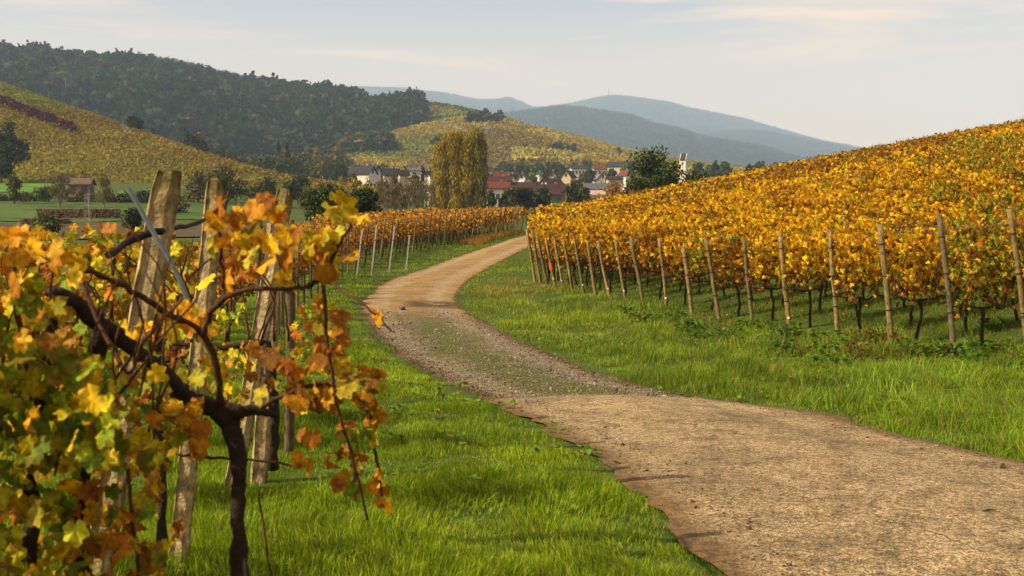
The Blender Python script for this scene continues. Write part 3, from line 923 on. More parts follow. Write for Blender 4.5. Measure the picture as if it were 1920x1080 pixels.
# ------------------------------------------------------------------ posts
def wood_post(name, label, cat, base, top, r=.045, group=None, seed=1, col=(.20, .135, .062), bands=(.35, .62, .86), tagz=None, marker=None, sides=10):
    base = Vector(base); top = Vector(top); v = top-base; h = v.length
    rng = np.random.default_rng(seed)
    root = thing(name, label, cat, base, 0, group)
    root.rotation_euler = v.to_track_quat('Z', 'X').to_euler()
    a = Acc()
    zs = np.linspace(-.25, h, 9); V = []
    for i, z in enumerate(zs):
        for k in range(sides):
            an = 2*math.pi*k/sides
            rr = r*(1 + rng.normal()*.035 - .08*i/8)
            V.append((rr*math.cos(an) + .012*math.sin(z*2 + seed), rr*math.sin(an) + .010*math.cos(z*2.4 + seed), z))
    F = [(i*sides+k, i*sides+(k+1) % sides, (i+1)*sides+(k+1) % sides, (i+1)*sides+k) for i in range(8) for k in range(sides)]
    cc = np.tile(np.array(col)*rng.uniform(.8, 1.2), (len(V), 1))
    cc *= (1 + rng.normal(size=(len(V), 1))*.10)
    Va = np.array(V); mo = np.clip(vnoise(Va[:, 2]*2 + seed, Va[:, 0]*20, .35, seed % 50)*1.4 - .1, 0, .75)[:, None]
    cc = cc*(1-mo) + np.array((.075, .062, .026))*mo
    a.add(V, [np.array(F), np.array([list(range(8*sides, 9*sides))])], cc)
    a.build('post', M_WOOD, root, True)
    for b in bands:
        w = Acc(); tube(w, [(0.012*math.sin(h*b*2+seed), .01*math.cos(h*b*2.4+seed), h*b-.012), (0.012*math.sin(h*b*2+seed), .01*math.cos(h*b*2.4+seed), h*b+.012)], r*1.07, sides, (.025, .022, .02))
        w.build('wire_tie', M_METAL, root)
    inv = root.rotation_euler.to_matrix().inverted()
    tocam = inv @ Vector((-base.x, -base.y, 0)).normalized()
    tocam.z = 0; tocam.normalize()
    if tagz:
        w = Acc(); c = tocam*(r*1.05)
        tube(w, [Vector((c.x, c.y, tagz)), Vector((c.x, c.y, tagz)) + tocam*.012], .026, 10, (.75, .75, .72))
        w.build('tag', M_PAINT, root)
    if marker:
        w = Acc(); tube(w, [(.012*math.sin(2*marker[0]+seed), .01*math.cos(2.4*marker[0]+seed), marker[0]), (.012*math.sin(2*marker[1]+seed), .01*math.cos(2.4*marker[1]+seed), marker[1])], r*1.3, sides, (.75, .085, .012))
        w.build('marker_band', M_PAINT, root)
    return root

ORD = ['', 'first', 'second', 'third', 'fourth', 'fifth', 'sixth', 'seventh', 'eighth', 'ninth', 'tenth', 'eleventh', 'twelfth', 'thirteenth', 'fourteenth', 'fifteenth', 'sixteenth', 'seventeenth', 'eighteenth']
# pixel of each post's top, from the photograph's leaning row ends
post_top = [(1892,392), (1762,402), (1651,420), (1557,432), (1463,436), (1394,447), (1322,445), (1281,462), (1236,447), (1184,447), (1155,450), (1121,452), (1101,450), (1076,447), (1057,449), (1040,448), (1024,446), (1008,440), (997,432), (987,430)]
MARK = 16
tags = {4, 8, 10, 11, 13, 15, 16}
for i, ((x, y), (tx, ty)) in enumerate(zip(rows_r[:20], post_top)):
    z = gz1(x, y)
    yt = y + .05*math.sin(i*2.1)
    top = P(tx, ty, yt)
    top.z = max(top.z, z + 1.7)
    k = MARK - i
    if i == MARK: lab = 'leaning round wooden row-end post with the bright orange band'
    elif k > 0: lab = 'leaning round wooden row-end post, %s on the near side of the orange-banded post' % ORD[k]
    else: lab = 'leaning round wooden row-end post, %s beyond the orange-banded post' % ORD[-k]
    wood_post('vine_post', lab, 'post', (x, y, z), top, .046 + .012*((i*7) % 5)/4, 'round wooden row-end posts', 300+i,
              ((.20, .14, .05), (.125, .10, .055), (.17, .125, .05), (.22, .16, .07))[(i*5) % 4], (.3, .58, .84) if i < 8 else (.6,), .28 if i in tags else None, (.60, .86) if i == MARK else None)
    if i < 14:                                             # trellis wires stapled to the post and running into the row
        po = [o for o in COL.objects if o.parent is None and o.name.startswith('vine_post')][-1]
        w = Acc()
        lean = (top - Vector((x, y, z)))
        for hz in (.42, .66, .9):
            a0 = Vector((x, y, z)) + lean*hz
            q = [a0]
            for dd in (1.0, 2.2, 3.5, 5.0):
                xx, yy2 = x + ROWDIR_R.x*dd, y + ROWDIR_R.y*dd
                q.append(Vector((xx, yy2, gz1(xx, yy2) + lean.z*hz + (.02 if dd > 1 else 0))))
            tube(w, q, .0045, 4, (.20, .19, .17), False)
        wo = w.build('trellis_wire', M_METAL, po)
        wo.matrix_parent_inverse = Matrix.LocRotScale(po.location, po.rotation_euler, None).inverted()
# bracing wires of the nearest row ends
def wire(name, label, cat, pts, r, col, group=None):
    a = Acc(); tube(a, pts, r, 4, col); return tag(a.build(name, M_METAL), label, cat, group)

# posts of the lower rows: dark wooden ones, and four pale steel stakes
pale = [(668,522,679,431), (696,499,706,422), (729,497,740,424), (761,490,768,441)]
for i, (bx, by, tx, ty) in enumerate(pale):
    d = 40 + i*1.7
    b = P(bx, by, d); b.z = gz1(b.x, b.y); t = P(tx, ty, d)
    root = thing('vine_stake', 'slanting pale steel stake at a row end, %s of four from the near row' % ORD[i+1], 'stake', b, 0, 'pale steel stakes')
    v = t - b; root.rotation_euler = v.to_track_quat('Z', 'X').to_euler()
    a = Acc(); h = v.length
    box(a, (-.028, -.028, -.2), (.028, .028, h), (.42, .40, .36)); a.build('stake', M_METAL, root)
    a = Acc(); tube(a, [(0, 0, h*.7-.015), (0, 0, h*.7+.015)], .045, 6, (.06, .05, .045)); a.build('wire_tie', M_METAL, root)
k = 0
for ri, (x, y) in enumerate(rows_l):
    if ri < 3 or y > 92: continue
    near = y < 39
    if 39.2 < y < 47: 
        y2 = y + .8
    z = gz1(x, y)
    lean = (.10 + .10*rgen.random())*(1 if y > 44 else .6)
    h = rgen.uniform(1.9, 2.15)
    t = (x + lean*h*(.8 if y > 44 else .25), y - lean*.4, z + h)
    k += 1
    wood_post('vine_post', 'thin dark wooden row-end post among the rusty vines along the outer bend of the track', 'post', (x, y, z), t, .042, 'dark posts of the lower rows', 400+ri,
              (.085, .062, .035) if ri % 4 else (.16, .12, .07), (.7,), None, None, 7)
    # a second post a few vines into the row
    if y > 20:
        rd = rowdir_l(y); x2, y2 = x + rd.x*3.6, y + rd.y*3.6
        z2 = gz1(x2, y2)
        wood_post('vine_post', 'thin dark wooden line post standing inside a lower vine row', 'post', (x2, y2, z2), (x2 + .05*rgen.normal(), y2, z2 + rgen.uniform(1.85, 2.2)), .035,
                  'dark line posts inside the lower rows', 500+ri, (.10, .075, .045), (.8,), None, None, 6)
# ------------------------------------------------------------------ the near vine row: concrete posts, wires, old vine, large leaves
def concrete_post(label, base, top, w, seed, tie=None):
    base = Vector(base); top = Vector(top); v = top-base; h = v.length
    rng = np.random.default_rng(seed)
    root = thing('concrete_post', label, 'post', base, 0, 'mossy concrete posts')
    root.rotation_euler = v.to_track_quat('Z', 'Y').to_euler()
    a = Acc(); n = 34; V = []
    prof = []
    ch = .22
    for sx, sy in ((1,-1),(1,1),(-1,1),(-1,-1)):
        for q in ((1-ch, 1), (1, 1-ch)) if sx*sy > 0 else ((1, 1-ch), (1-ch, 1)):
            prof.append((sx*q[0], sy*q[1]))
    K = len(prof)
    for i in range(n+1):
        z = -.3 + (h+.3)*i/n
        f = w/2*(1.0 + .06*(1-i/n))
        if i == n: f *= .86
        for k, (px, py) in enumerate(prof):
            V.append((px*f + rng.normal()*.0022, py*f*.92 + rng.normal()*.0022, z + (rng.normal()*.006 if i == n else 0)))
    V.append((0, 0, h+.008))
    F = [(i*K+k, i*K+(k+1) % K, (i+1)*K+(k+1) % K, (i+1)*K+k) for i in range(n) for k in range(K)]
    T = [(n*K+k, n*K+(k+1) % K, len(V)-1) for k in range(K)]
    V = np.array(V)
    base_c = np.array((.36, .28, .155)); moss = np.array((.085, .075, .018))
    m = np.clip((V[:, 2] - (h-.20))/.2, 0, 1)*.85 + np.clip(vnoise(V[:, 2]*3, V[:, 0]*14, .3, seed), 0, 1)*.45
    c = base_c*(1-m[:, None]) + moss*m[:, None]
    a.add(V, [np.array(F), np.array(T)], c*(1 + rng.normal(size=(len(V), 1))*.08))
    a.build('post', M_CONC, root)
    if tie:
        for z in tie:
            b = Acc(); q = []
            for k in range(13):
                an = 2*math.pi*k/12
                q.append((w*.60*math.cos(an), w*.58*math.sin(an), z + .012*math.sin(an*2) ))
            tube(b, q, .011, 6, (.016, .014, .013)); q2 = [(x*1.02, y*1.02, zz-.024) for x, y, zz in q]
            tube(b, q2, .010, 6, (.022, .018, .015)); b.build('tie_band', M_BARK, root)
    return root
def gp(px, py, d): 
    p = P(px, py, d); return p
def post_at(label, bpx, tpx, tpy, d, dt, w, seed, tie=None, by=1000):
    b = P(bpx, by, d); b.z = gz1(b.x, b.y) - .05
    t = P(tpx, tpy, dt)
    return concrete_post(label, b, t, w, seed, tie)
# bases continued below to where the ground is
post_at('thick mossy concrete post nearest the old vine, with a steel rod slanting past it', 135, 318, 322, 3.55, 3.5, .080, 1, None, 1370)
post_at('narrow mossy concrete post with a black strap, between two thicker posts', 333, 406, 336, 4.95, 4.9, .076, 2, None, 1095)
post_at('slanting pale concrete post furthest from the camera of the near concrete posts', 432, 536, 356, 6.6, 6.5, .095, 3, None, 905)
post_at('short dark concrete post standing close beside the slanting pale one', 484, 520, 420, 6.95, 6.95, .10, 4, None, 895)

def pxtube(acc, pts, rpx, sides=7, col=(.03, .02, .014), rng=None, wob=0.0):
    """tube along (px, py, depth) points, radius in pixels at that depth"""
    q, r = [], []
    rpx = [rpx]*len(pts) if np.isscalar(rpx) else rpx
    # resample with smooth interpolation
    pts = np.array(pts, float); n = len(pts)
    tt = np.arange(n); t2 = np.linspace(0, n-1, (n-1)*5+1)
    fx = [curve(tt, pts[:, k])(t2) for k in range(3)]; fr = np.interp(t2, tt, rpx)
    for i in range(len(t2)):
        p = P(fx[0][i], fx[1][i], fx[2][i])
        if rng is not None:
            p += Vector(rng.normal(size=3)*wob)
        q.append(p); r.append(fr[i]*fx[2][i]/FPX*(1 + (rng.normal()*.12 if rng is not None else 0)))
    tube(acc, q, r, sides, col)
    return q

# black rubber ties and the wires between post tops
rg = np.random.default_rng(5)
a = Acc(); pxtube(a, [(205,478,3.1),(250,448,3.3),(300,432,3.45),(345,425,3.9),(395,412,4.75),(420,418,4.9)], [7,8,7,4,5,5], 8, (.014,.012,.011), rg, .002)
tag(a.build('rubber_strap', M_BARK), 'black strap tied round the tops of two concrete posts', 'strap')
a = Acc(); pxtube(a, [(240,352,3.05),(290,440,3.05),(330,510,3.05),(352,565,3.05),(372,640,3.1)], [4.5,4.5,4.5,4.5,4], 8, (.12,.15,.17))
tag(a.build('steel_rod', M_METAL), 'blue-grey steel rod slanting past the mossy concrete post', 'rod')
a = Acc(); pxtube(a, [(436,800,2.78),(444,900,2.76),(452,1000,2.74),(462,1110,2.72)], 3.5, 6, (.07,.075,.08))
tag(a.build('steel_stake', M_METAL), 'thin grey steel stake tied to the old vine trunk', 'stake')

OLD = [(3,(.68,.46,.014)),(2.2,(.52,.48,.022)),(2.6,(.17,.27,.022)),(1.5,(.10,.19,.02)),(1.3,(.42,.16,.014)),(1,(.23,.085,.014))]
ORANGE = [(3,(.72,.40,.012)),(2.4,(.58,.26,.012)),(2,(.34,.12,.012)),(1.2,(.58,.44,.03)),(.5,(.2,.24,.02))]
BROWN = [(3,(.40,.15,.015)),(2.6,(.26,.10,.015)),(2,(.55,.27,.015)),(.8,(.15,.065,.014)),(1,(.44,.36,.03)),(.6,(.2,.2,.02))]
GREEN = [(3,(.17,.27,.014)),(2,(.09,.17,.014)),(2.4,(.48,.46,.02)),(2,(.68,.46,.015)),(.8,(.36,.15,.014))]

def hero_leaves(acc, rng, pts, sizes_px, pal, curl=.5):
    """large lobed leaves at (px, py, depth)"""
    n = len(pts); C = np.array([P(*p) for p in pts]); D = np.array([p[2] for p in pts])
    size = np.asarray(sizes_px)*D/FPX
    Y = np.stack([rng.normal(size=n)*.75, rng.normal(size=n)*.45, -1 + rng.normal(size=n)*.6], 1)
    N = np.stack([-.45 + rng.normal(size=n)*.6, -1 + rng.normal(size=n)*.5, .45 + rng.normal(size=n)*.55], 1)
    c0 = pick(rng, pal, n, .18); edge = pick(rng, BROWN, n, .2)
    w = rng.random((n, 1))**1.6*.75
    e = c0*(1-w) + edge*w
    T = np.array(GRAPE[0]); 
    # three differently curled versions
    for k in range(4):
        m = np.arange(n) % 4 == k
        if not m.any(): continue
        t = T.copy(); t[:, 2] *= (1.0, 1.9, 2.8, .5)[k]
        t[:, 0] *= (1, .86, .66, 1.05)[k]
        t[:, 2] += (.25, .5, .8, .12)[k]*np.maximum(t[:, 1], 0)**2*rng.choice([-1, 1]) + .22*np.abs(t[:, 0])*(k == 2) + .06*np.sin(t[:, 0]*13 + k)*np.cos(t[:, 1]*11)
        scatter(acc, t, GRAPE[1], GRAPE[2], C[m], Y[m], N[m], size[m], c0[m], e[m])

def region(rng, n, poly, d0, d1):
    """random (px, py, depth) points inside a polygon"""
    poly = np.array(poly, float); lo, hi = poly.min(0), poly.max(0); out = []
    while len(out) < n:
        p = rng.uniform(lo, hi); ins = False; j = len(poly)-1
        for i in range(len(poly)):
            (xi, yi), (xj, yj) = poly[i], poly[j]
            if (yi > p[1]) != (yj > p[1]) and p[0] < (xj-xi)*(p[1]-yi)/(yj-yi+1e-9) + xi: ins = not ins
            j = i
        if ins: out.append((p[0], p[1], rng.uniform(d0, d1)))
    return out

# unseen vines carry the rows on; the first pair is added to block sun
for k, (xx, yy_) in enumerate(((-1.95, 2.12), (-3.0, 1.98), (-2.35, 2.35), (-3.65, 2.3), (-4.95, 2.25), (-3.2, 4.1), (-4.5, 4.05), (-4.0, 5.6), (-5.3, 5.55))):
    dup(protos_n[k % 3], (xx, yy_, gz1(xx, yy_) - .02), .05*k, None, None)
# the old vine with the thick forked arm
rg = np.random.default_rng(21)
vine = thing('grapevine', 'old grapevine with a thick black forked trunk and drooping orange leaves, beside the concrete posts', 'grapevine', (P(448, 1090, 2.75).x, 2.75, gz1(-.74, 2.75)))
vine_root = Vector(vine.location)
def local(o):
    o.location = -vine_root; return o
a = Acc()
BK = (.024, .017, .012)
pxtube(a, [(455,1330,2.72),(452,1180,2.73),(450,1080,2.74),(446,960,2.75),(447,880,2.76),(440,810,2.77),(415,770,2.76)], [22,19,17,15,14,17,20], 9, BK, rg, .003)
pxtube(a, [(440,800,2.77),(400,765,2.75),(352,748,2.72),(318,712,2.68),(290,680,2.65),(240,645,2.6),(180,600,2.55),(130,560,2.5),(95,545,2.48)], [17,20,18,16,14,15,18,15,12], 9, BK, rg, .003)
pxtube(a, [(400,760,2.75),(440,772,2.76),(475,770,2.78),(520,778,2.8)], [16,14,10,5], 8, BK, rg, .002)
pxtube(a, [(152,850,2.6),(150,980,2.6),(158,1120,2.6),(160,1300,2.6)], [16,16,18,20], 8, BK, rg, .003)
pxtube(a, [(152,850,2.6),(165,740,2.58),(190,610,2.55)], [16,14,18], 8, BK, rg, .003)
local(a.build('trunk', M_BARK, vine, True))
a = Acc(); CB = (.075, .032, .016)
canes = [
 ([(415,760,2.7),(405,690,2.68),(375,620,2.66),(310,585,2.62),(255,550,2.58),(200,520,2.55),(140,505,2.5)], [7,7,6,6,5.5,5,4.5]),
 ([(378,632,2.66),(400,580,2.64),(440,550,2.62),(500,540,2.6),(560,540,2.6),(580,538,2.6)], [6,5.5,5,5,4.5,4.5]),
 ([(575,538,2.6),(608,510,2.58),(630,470,2.56),(650,435,2.55),(662,415,2.55)], [5,5,4,3.5,2.5]),
 ([(560,470,3.3),(596,500,3.2),(640,545,3.15),(680,570,3.1),(715,602,3.1),(738,622,3.1)], [2.2,2.4,2.5,2.3,2,1.4]),
 ([(476,770,2.78),(540,740,2.8),(600,720,2.8),(650,730,2.8),(690,770,2.78),(705,850,2.76),(715,930,2.75)], [5,5,4.5,4,4,3.5,2.5]),
 ([(606,500,2.6),(612,600,2.62),(622,700,2.65),(640,790,2.68),(668,880,2.7),(690,975,2.72)], [3.5,3.5,3.5,3,3,2]),
 ([(430,360,2.7),(412,450,2.7),(420,540,2.7),(400,580,2.68)], [3,4,4.5,5]),
 ([(30,440,2.3),(25,520,2.3),(40,640,2.32),(70,760,2.35)], [5,5,5,5]),
 ([(330,850,2.9),(400,858,2.85),(470,862,2.85),(560,874,2.85)], [3,3.2,3,2]),
 ([(140,508,2.5),(240,700,2.4),(265,650,2.4),(340,560,2.5)], [5,4,4,3]),
 ([(180,800,2.4),(240,720,2.42),(300,640,2.45),(370,560,2.5)], [3.5,3.2,3,2.5]),
 ([(240,880,2.5),(250,980,2.5),(262,1080,2.5),(270,1180,2.5)], [4,4,4,4]),
 ([(620,440,2.9),(605,560,2.9),(618,700,2.9)], [2.5,3,3]),
 ([(690,430,8.5),(667,470,8.4),(655,520,8.4)], [1.2,1.2,1.2]),
 ([(485,920,2.9),(495,1000,2.9),(512,1090,2.9)], [2,2,2]),
]
for pts, r in canes[:13] + canes[14:]:
    pxtube(a, pts, r, 6, np.array(CB)*rg.uniform(.6, 1.3), rg, .002)
local(a.build('canes', M_BARK, vine, True))
a = Acc()
def put(n, poly, d0, d1, s0, s1, pal):
    pts = region(rg, n, poly, d0, d1)
    hero_leaves(a, rg, pts, rg.uniform(s0, s1, n)*.66, pal)
put(40, [(395,400),(430,352),(520,380),(560,430),(555,520),(480,550),(430,520),(400,470)], 2.5, 2.8, 60, 92, ORANGE)
put(15, [(575,440),(640,425),(668,470),(655,515),(600,520),(570,480)], 2.5, 2.65, 58, 82, ORANGE)
hero_leaves(a, rg, [(640,372,2.52),(618,398,2.52),(668,410,2.54),(640,395,2.54)], [70,62,48,50], [(1,(.56,.44,.03)),(1,(.62,.34,.015))])
put(3, [(700,585),(722,590),(728,606),(708,604)], 3.08, 3.12, 36, 48, [(1,(.66,.34,.012))])
put(38, [(470,650),(560,640),(640,660),(655,720),(600,770),(500,760),(465,710)], 2.65, 2.9, 52, 82, BROWN)
put(16, [(600,560),(650,580),(648,640),(610,690),(595,640)], 2.6, 2.75, 50, 80, BROWN)
put(20, [(650,690),(712,690),(722,760),(700,800),(660,760)], 2.72, 2.8, 46, 72, BROWN)
put(22, [(600,800),(660,780),(712,800),(722,900),(700,950),(620,920)], 2.7, 2.85, 46, 74, BROWN + GREEN[:1] + GREEN[2:3])
put(5, [(560,810),(590,810),(590,880),(560,880)], 2.8, 2.9, 50, 72, ORANGE)
put(3, [(700,900),(735,905),(735,950),(705,940)], 2.72, 2.75, 48, 62, ORANGE)
put(20, [(300,500),(380,500),(420,600),(400,720),(330,700),(290,600)], 2.75, 3.2, 48, 80, ORANGE + OLD)
put(24, [(300,740),(380,760),(380,860),(300,850)], 2.5, 2.75, 52, 82, ORANGE)
local(a.build('foliage', M_HERO, vine, True))

# its neighbour in the same row, thick with large green and yellow leaves
vine2 = thing('grapevine', 'dense leafy grapevine with big green and yellow leaves filling the near corner', 'grapevine', (P(60, 1000, 2.35).x, 2.35, gz1(-1.1, 2.35)))
vine_root = Vector(vine2.location)
a = Acc()
pxtube(a, [(40,1330,2.4),(45,1150,2.4),(60,980,2.4),(50,820,2.42),(90,700,2.45),(95,560,2.48)], [20,18,16,15,15,14], 8, BK, rg, .003)
local(a.build('trunk', M_BARK, vine2, True))
a = Acc()
for k in range(14):
    x0 = rg.uniform(-60, 300); y0 = rg.uniform(640, 900)
    pxtube(a, [(x0, y0, 2.4), (x0 + rg.normal()*30, y0-120, 2.38), (x0 + rg.normal()*50, y0-260, 2.36)], [2.6, 2.2, 1.6], 5, np.array(CB)*rg.uniform(.6, 1.2), rg, .002)
local(a.build('canes', M_BARK, vine2, True))
a = Acc()
put(5, [(0,430),(60,425),(70,470),(0,490)], 2.1, 2.3, 70, 95, [(2,(.66,.40,.015)),(1,(.6,.30,.012))])
put(7, [(95,450),(180,470),(185,510),(110,520)], 2.2, 2.4, 60, 88, ORANGE)
put(6, [(10,500),(120,500),(120,560),(10,560)], 2.15, 2.35, 70, 100, GREEN)
put(78, [(-60,560),(110,560),(130,720),(-60,740)], 2.15, 2.6, 60, 95, OLD)
put(150, [(-80,690),(200,660),(230,860),(-80,900)], 2.05, 2.5, 66, 105, GREEN)
put(100, [(-80,880),(150,880),(140,1130),(-80,1130)], 2.1, 2.5, 66, 100, GREEN + OLD)
put(52, [(150,690),(300,670),(320,880),(190,900)], 2.3, 2.7, 55, 85, OLD)
put(90, [(-80,800),(330,780),(350,1130),(-80,1130)], 2.95, 3.35, 50, 76, OLD + BROWN[:2] + GREEN[:2])
put(50, [(-80,560),(300,600),(320,800),(-80,800)], 2.95, 3.35, 50, 76, OLD + GREEN[:2])
put(60, [(120,920),(300,900),(310,1110),(110,1110)], 2.35, 2.7, 56, 88, BROWN[:2] + GREEN + GREEN)
put(20, [(180,620),(290,600),(300,680),(190,690)], 2.6, 3.0, 50, 74, OLD)
put(24, [(-60,560),(60,540),(100,640),(-40,680)], 2.6, 3.0, 50, 80, ORANGE)
local(a.build('foliage', M_HERO, vine2, True))

# two vines of the next rows, between the concrete posts
for (label, seed, tr, regs, d) in (
    ('yellow grapevine in the row behind the black-banded narrow concrete post', 31, [(300,1090),(305,900),(296,760),(300,640)],
     [(95, [(120,470),(330,455),(340,640),(120,640)], OLD), (60, [(60,620),(330,620),(330,760),(80,760)], ORANGE), (34, [(180,420),(330,440),(330,480),(180,480)], OLD)], 4.3),
    ('half-bare grapevine with sparse yellow leaves behind the slanting pale concrete post', 32, [(512,880),(515,790),(508,700),(500,640)],
     [(60, [(340,560),(470,540),(475,760),(345,760)], OLD), (44, [(540,560),(620,560),(640,760),(560,780)], OLD), (40, [(280,640),(470,640),(460,800),(280,800)], MIX)], 5.9)):
    rg = np.random.default_rng(seed)
    v3 = thing('grapevine', label, 'grapevine', (P(tr[0][0], tr[0][1], d).x, d, gz1(P(tr[0][0], tr[0][1], d).x, d)))
    vine_root = Vector(v3.location)
    a = Acc(); pxtube(a, [(x, y, d) for x, y in tr], [10, 9, 9, 8], 8, BK, rg, .004)
    pxtube(a, [(tr[-1][0], tr[-1][1], d), (tr[-1][0]-100, tr[-1][1]+10, d), (tr[-1][0]-220, tr[-1][1]-4, d)], [7, 6, 4], 6, BK, rg, .006)
    local(a.build('trunk', M_BARK, v3, True))
    a = Acc()
    for k in range(12):
        x0 = tr[-1][0] - rg.uniform(-60, 220)
        pxtube(a, [(x0, tr[-1][1], d), (x0 + rg.normal()*22, tr[-1][1]-80, d), (x0 + rg.normal()*40, tr[-1][1]-180, d)], [2.6, 2.2, 1.4], 4, np.array(CB)*rg.uniform(.6, 1.4), rg, .003)
    local(a.build('canes', M_BARK, v3, True))
    a = Acc()
    for n, poly, pal in regs:
        put(n, poly, d-.35, d+.35, 28 if d > 5 else 36, 46 if d > 5 else 58, pal)
    local(a.build('foliage', M_HERO, v3, True))

# ------------------------------------------------------------------ grass
def blades(acc, rng, x, y, h, w, col, lean=.35, tip=1.25, dirx=None):
    n = len(x); z = ground_z(x, y) - .015
    a = rng.uniform(0, 2*math.pi, n)
    wx, wy = np.cos(a)*w*.5, np.sin(a)*w*.5
    b = vnoise(x, y, .38, 26)*5 + rng.normal(size=n)*.9; l = (.25 + np.abs(rng.normal(size=n)))*lean*h
    lx, ly = np.cos(b)*l, np.sin(b)*l
    B = np.stack([x, y, z], 1)
    o = np.zeros(n)
    V = np.stack([B + np.stack([-wx, -wy, o], 1), B + np.stack([wx, wy, o], 1),
                  B + np.stack([wx*.8 + lx*.35, wy*.8 + ly*.35, h*.6], 1), B + np.stack([-wx*.8 + lx*.35, -wy*.8 + ly*.35, h*.6], 1),
                  B + np.stack([lx*1.1, ly*1.1, h - l*.35], 1)], 1).reshape(-1, 3)
    k = (np.arange(n)*5)[:, None]
    c = np.repeat(col, 5, 0)
    acc.add(V, [k + np.array([0, 1, 2, 3]), k + np.array([3, 2, 4])], c)

LUSH = [(4,(.165,.28,.009)),(3,(.225,.335,.011)),(2,(.09,.19,.008)),(1,(.27,.32,.018)),(.3,(.28,.24,.05))]
DRYG = [(3,(.135,.25,.011)),(2,(.19,.285,.014)),(2,(.085,.19,.010)),(1,(.26,.24,.04)),(.5,(.3,.22,.07))]
rng = np.random.default_rng(41)
def grass_zone(name, label, lo, hi, bands, pal, hmul, dens=1.0, lean=.35, extra=None):
    acc = Acc()
    for (y0, y1, per) in bands:
        ny = 1
        ym = (y0+y1)/2
        xs0 = min(lo(y0), lo(y1)); xs1 = max(hi(y0), hi(y1))
        n = int((xs1-xs0)*(y1-y0)*per*dens)
        x = rng.uniform(xs0, xs1, n); y = rng.uniform(y0, y1, n)
        ok = (x > lo(y)) & (x < hi(y)) & ~road_mask(x, y, .02) & (np.abs(x) < .60*y + 1.6)
        x, y = x[ok], y[ok]
        if not len(x): continue
        t = np.clip(.45 + .55*vnoise(x, y, .62, 21) + .40*vnoise(x, y, .26, 22) + .2*vnoise(x, y, 1.6, 24), .02, 1.5)
        near_road = np.clip(np.minimum(np.abs(x-road_l(y)), np.abs(x-road_r(y)))/.35, .40, 1)
        h = hmul(x, y)*(.32 + .95*t)*near_road*rng.uniform(.6, 1.25, len(x))
        w = (.0038 + .00048*np.maximum(y-4, 0))*rng.uniform(.7, 1.3, len(x))
        c = pick(rng, pal, len(x), .16)
        pn = np.clip(.5 + .7*vnoise(x, y, 1.7, 23), 0, 1)[:, None]
        c = c*(1 + .35*(pn-.5)) + np.array([.055, .016, 0])*pn*.7
        if extra: c = extra(x, y, c)
        blades(acc, rng, x, y, h, w, c, lean)
    return tag(acc.build(name, M_GRASS), label, 'grass', None, 'stuff')
BANDS = [(2.6,4.2,1500),(4.2,5.5,4800),(5.5,7,4000),(7,9,2900),(9,12,1900),(12,16,1150),(16,21,650),(21,28,350),(28,38,190),(38,50,90),(50,66,60),(66,84,40)]
grass_zone('grass', 'lush green verge grass between the near vine row and the track', lambda y: post_l(y)-3.2, lambda y: road_l(y)+.05, BANDS, LUSH, lambda x, y: .105 + 0*x)
def dry_patch(x, y, c):
    k = np.exp(-(((x-.25)/1.6)**2 + ((y-36)/3.2)**2))[:, None]*.8
    k2 = np.exp(-(((x+3.2)/1.4)**2 + ((y-58)/4)**2))[:, None]*.0
    return c*(1-k) + np.array((.34, .24, .06))*k
grass_zone('grass', 'longer mixed grass on the bank below the round wooden posts', lambda y: road_r(y)-.05, lambda y: post_r(y)+1.0, BANDS[2:-2], DRYG,
           lambda x, y: .15*(.55 + .9*np.clip(.5 + .9*vnoise(x, y, 1.1, 27) + .5*vnoise(x, y, .45, 28), 0, 1.4)) + .11*smooth01((x-2.9)/2.6)*smooth01((19-y)/7), 1.0, .42, dry_patch)
grass_zone('grass', 'grass growing beneath the vines of the golden slope', lambda y: post_r(y)+1.0, lambda y: post_r(y)+9, [(10,13,620),(13,17,500),(17,22,330),(22,28,200),(28,38,110)], [(3,(.06,.14,.010)),(2,(.09,.17,.012)),(1,(.15,.17,.02)),(.6,(.2,.12,.03))], lambda x, y: .15 + 0*x)
# golden dry grass on the outer bend
acc = Acc(); n = 4200
y = rng.uniform(63, 80, n); x = road_l(y) - rng.uniform(.9, 2.4, n)
blades(acc, rng, x, y, rng.uniform(.12, .42, n), np.full(n, .03), pick(rng, [(2,(.42,.22,.03)),(1,(.34,.17,.025)),(1,(.3,.24,.04))], n), .4)
tag(acc.build('dry_grass', M_GRASS), 'dry golden grass on the outer side of the far bend', 'grass', None, 'stuff')
# short weeds along the crown of the gravel
acc = Acc(); n = 95000
y = rng.uniform(12.6, 29, n); t = .47 + rng.normal(size=n)*.085 + vnoise(y, y*0, 2.2, 31)*.05
x = road_l(y) + (road_r(y)-road_l(y))*t
ok = (vnoise(x, y, .6, 33) + .5*vnoise(x, y, .2, 34) > -.12 + .02*(y-12)*.6); x, y = x[ok], y[ok]
blades(acc, rng, x, y, rng.uniform(.02, .085, len(x)), .007 + .0006*(y-12), pick(rng, [(3,(.12,.18,.012)),(2,(.20,.23,.018)),(.7,(.26,.2,.04))], len(x)), .8)
tag(acc.build('track_weeds', M_GRASS), 'low moss and weeds along the crown of the gravel track', 'weeds', None, 'stuff')
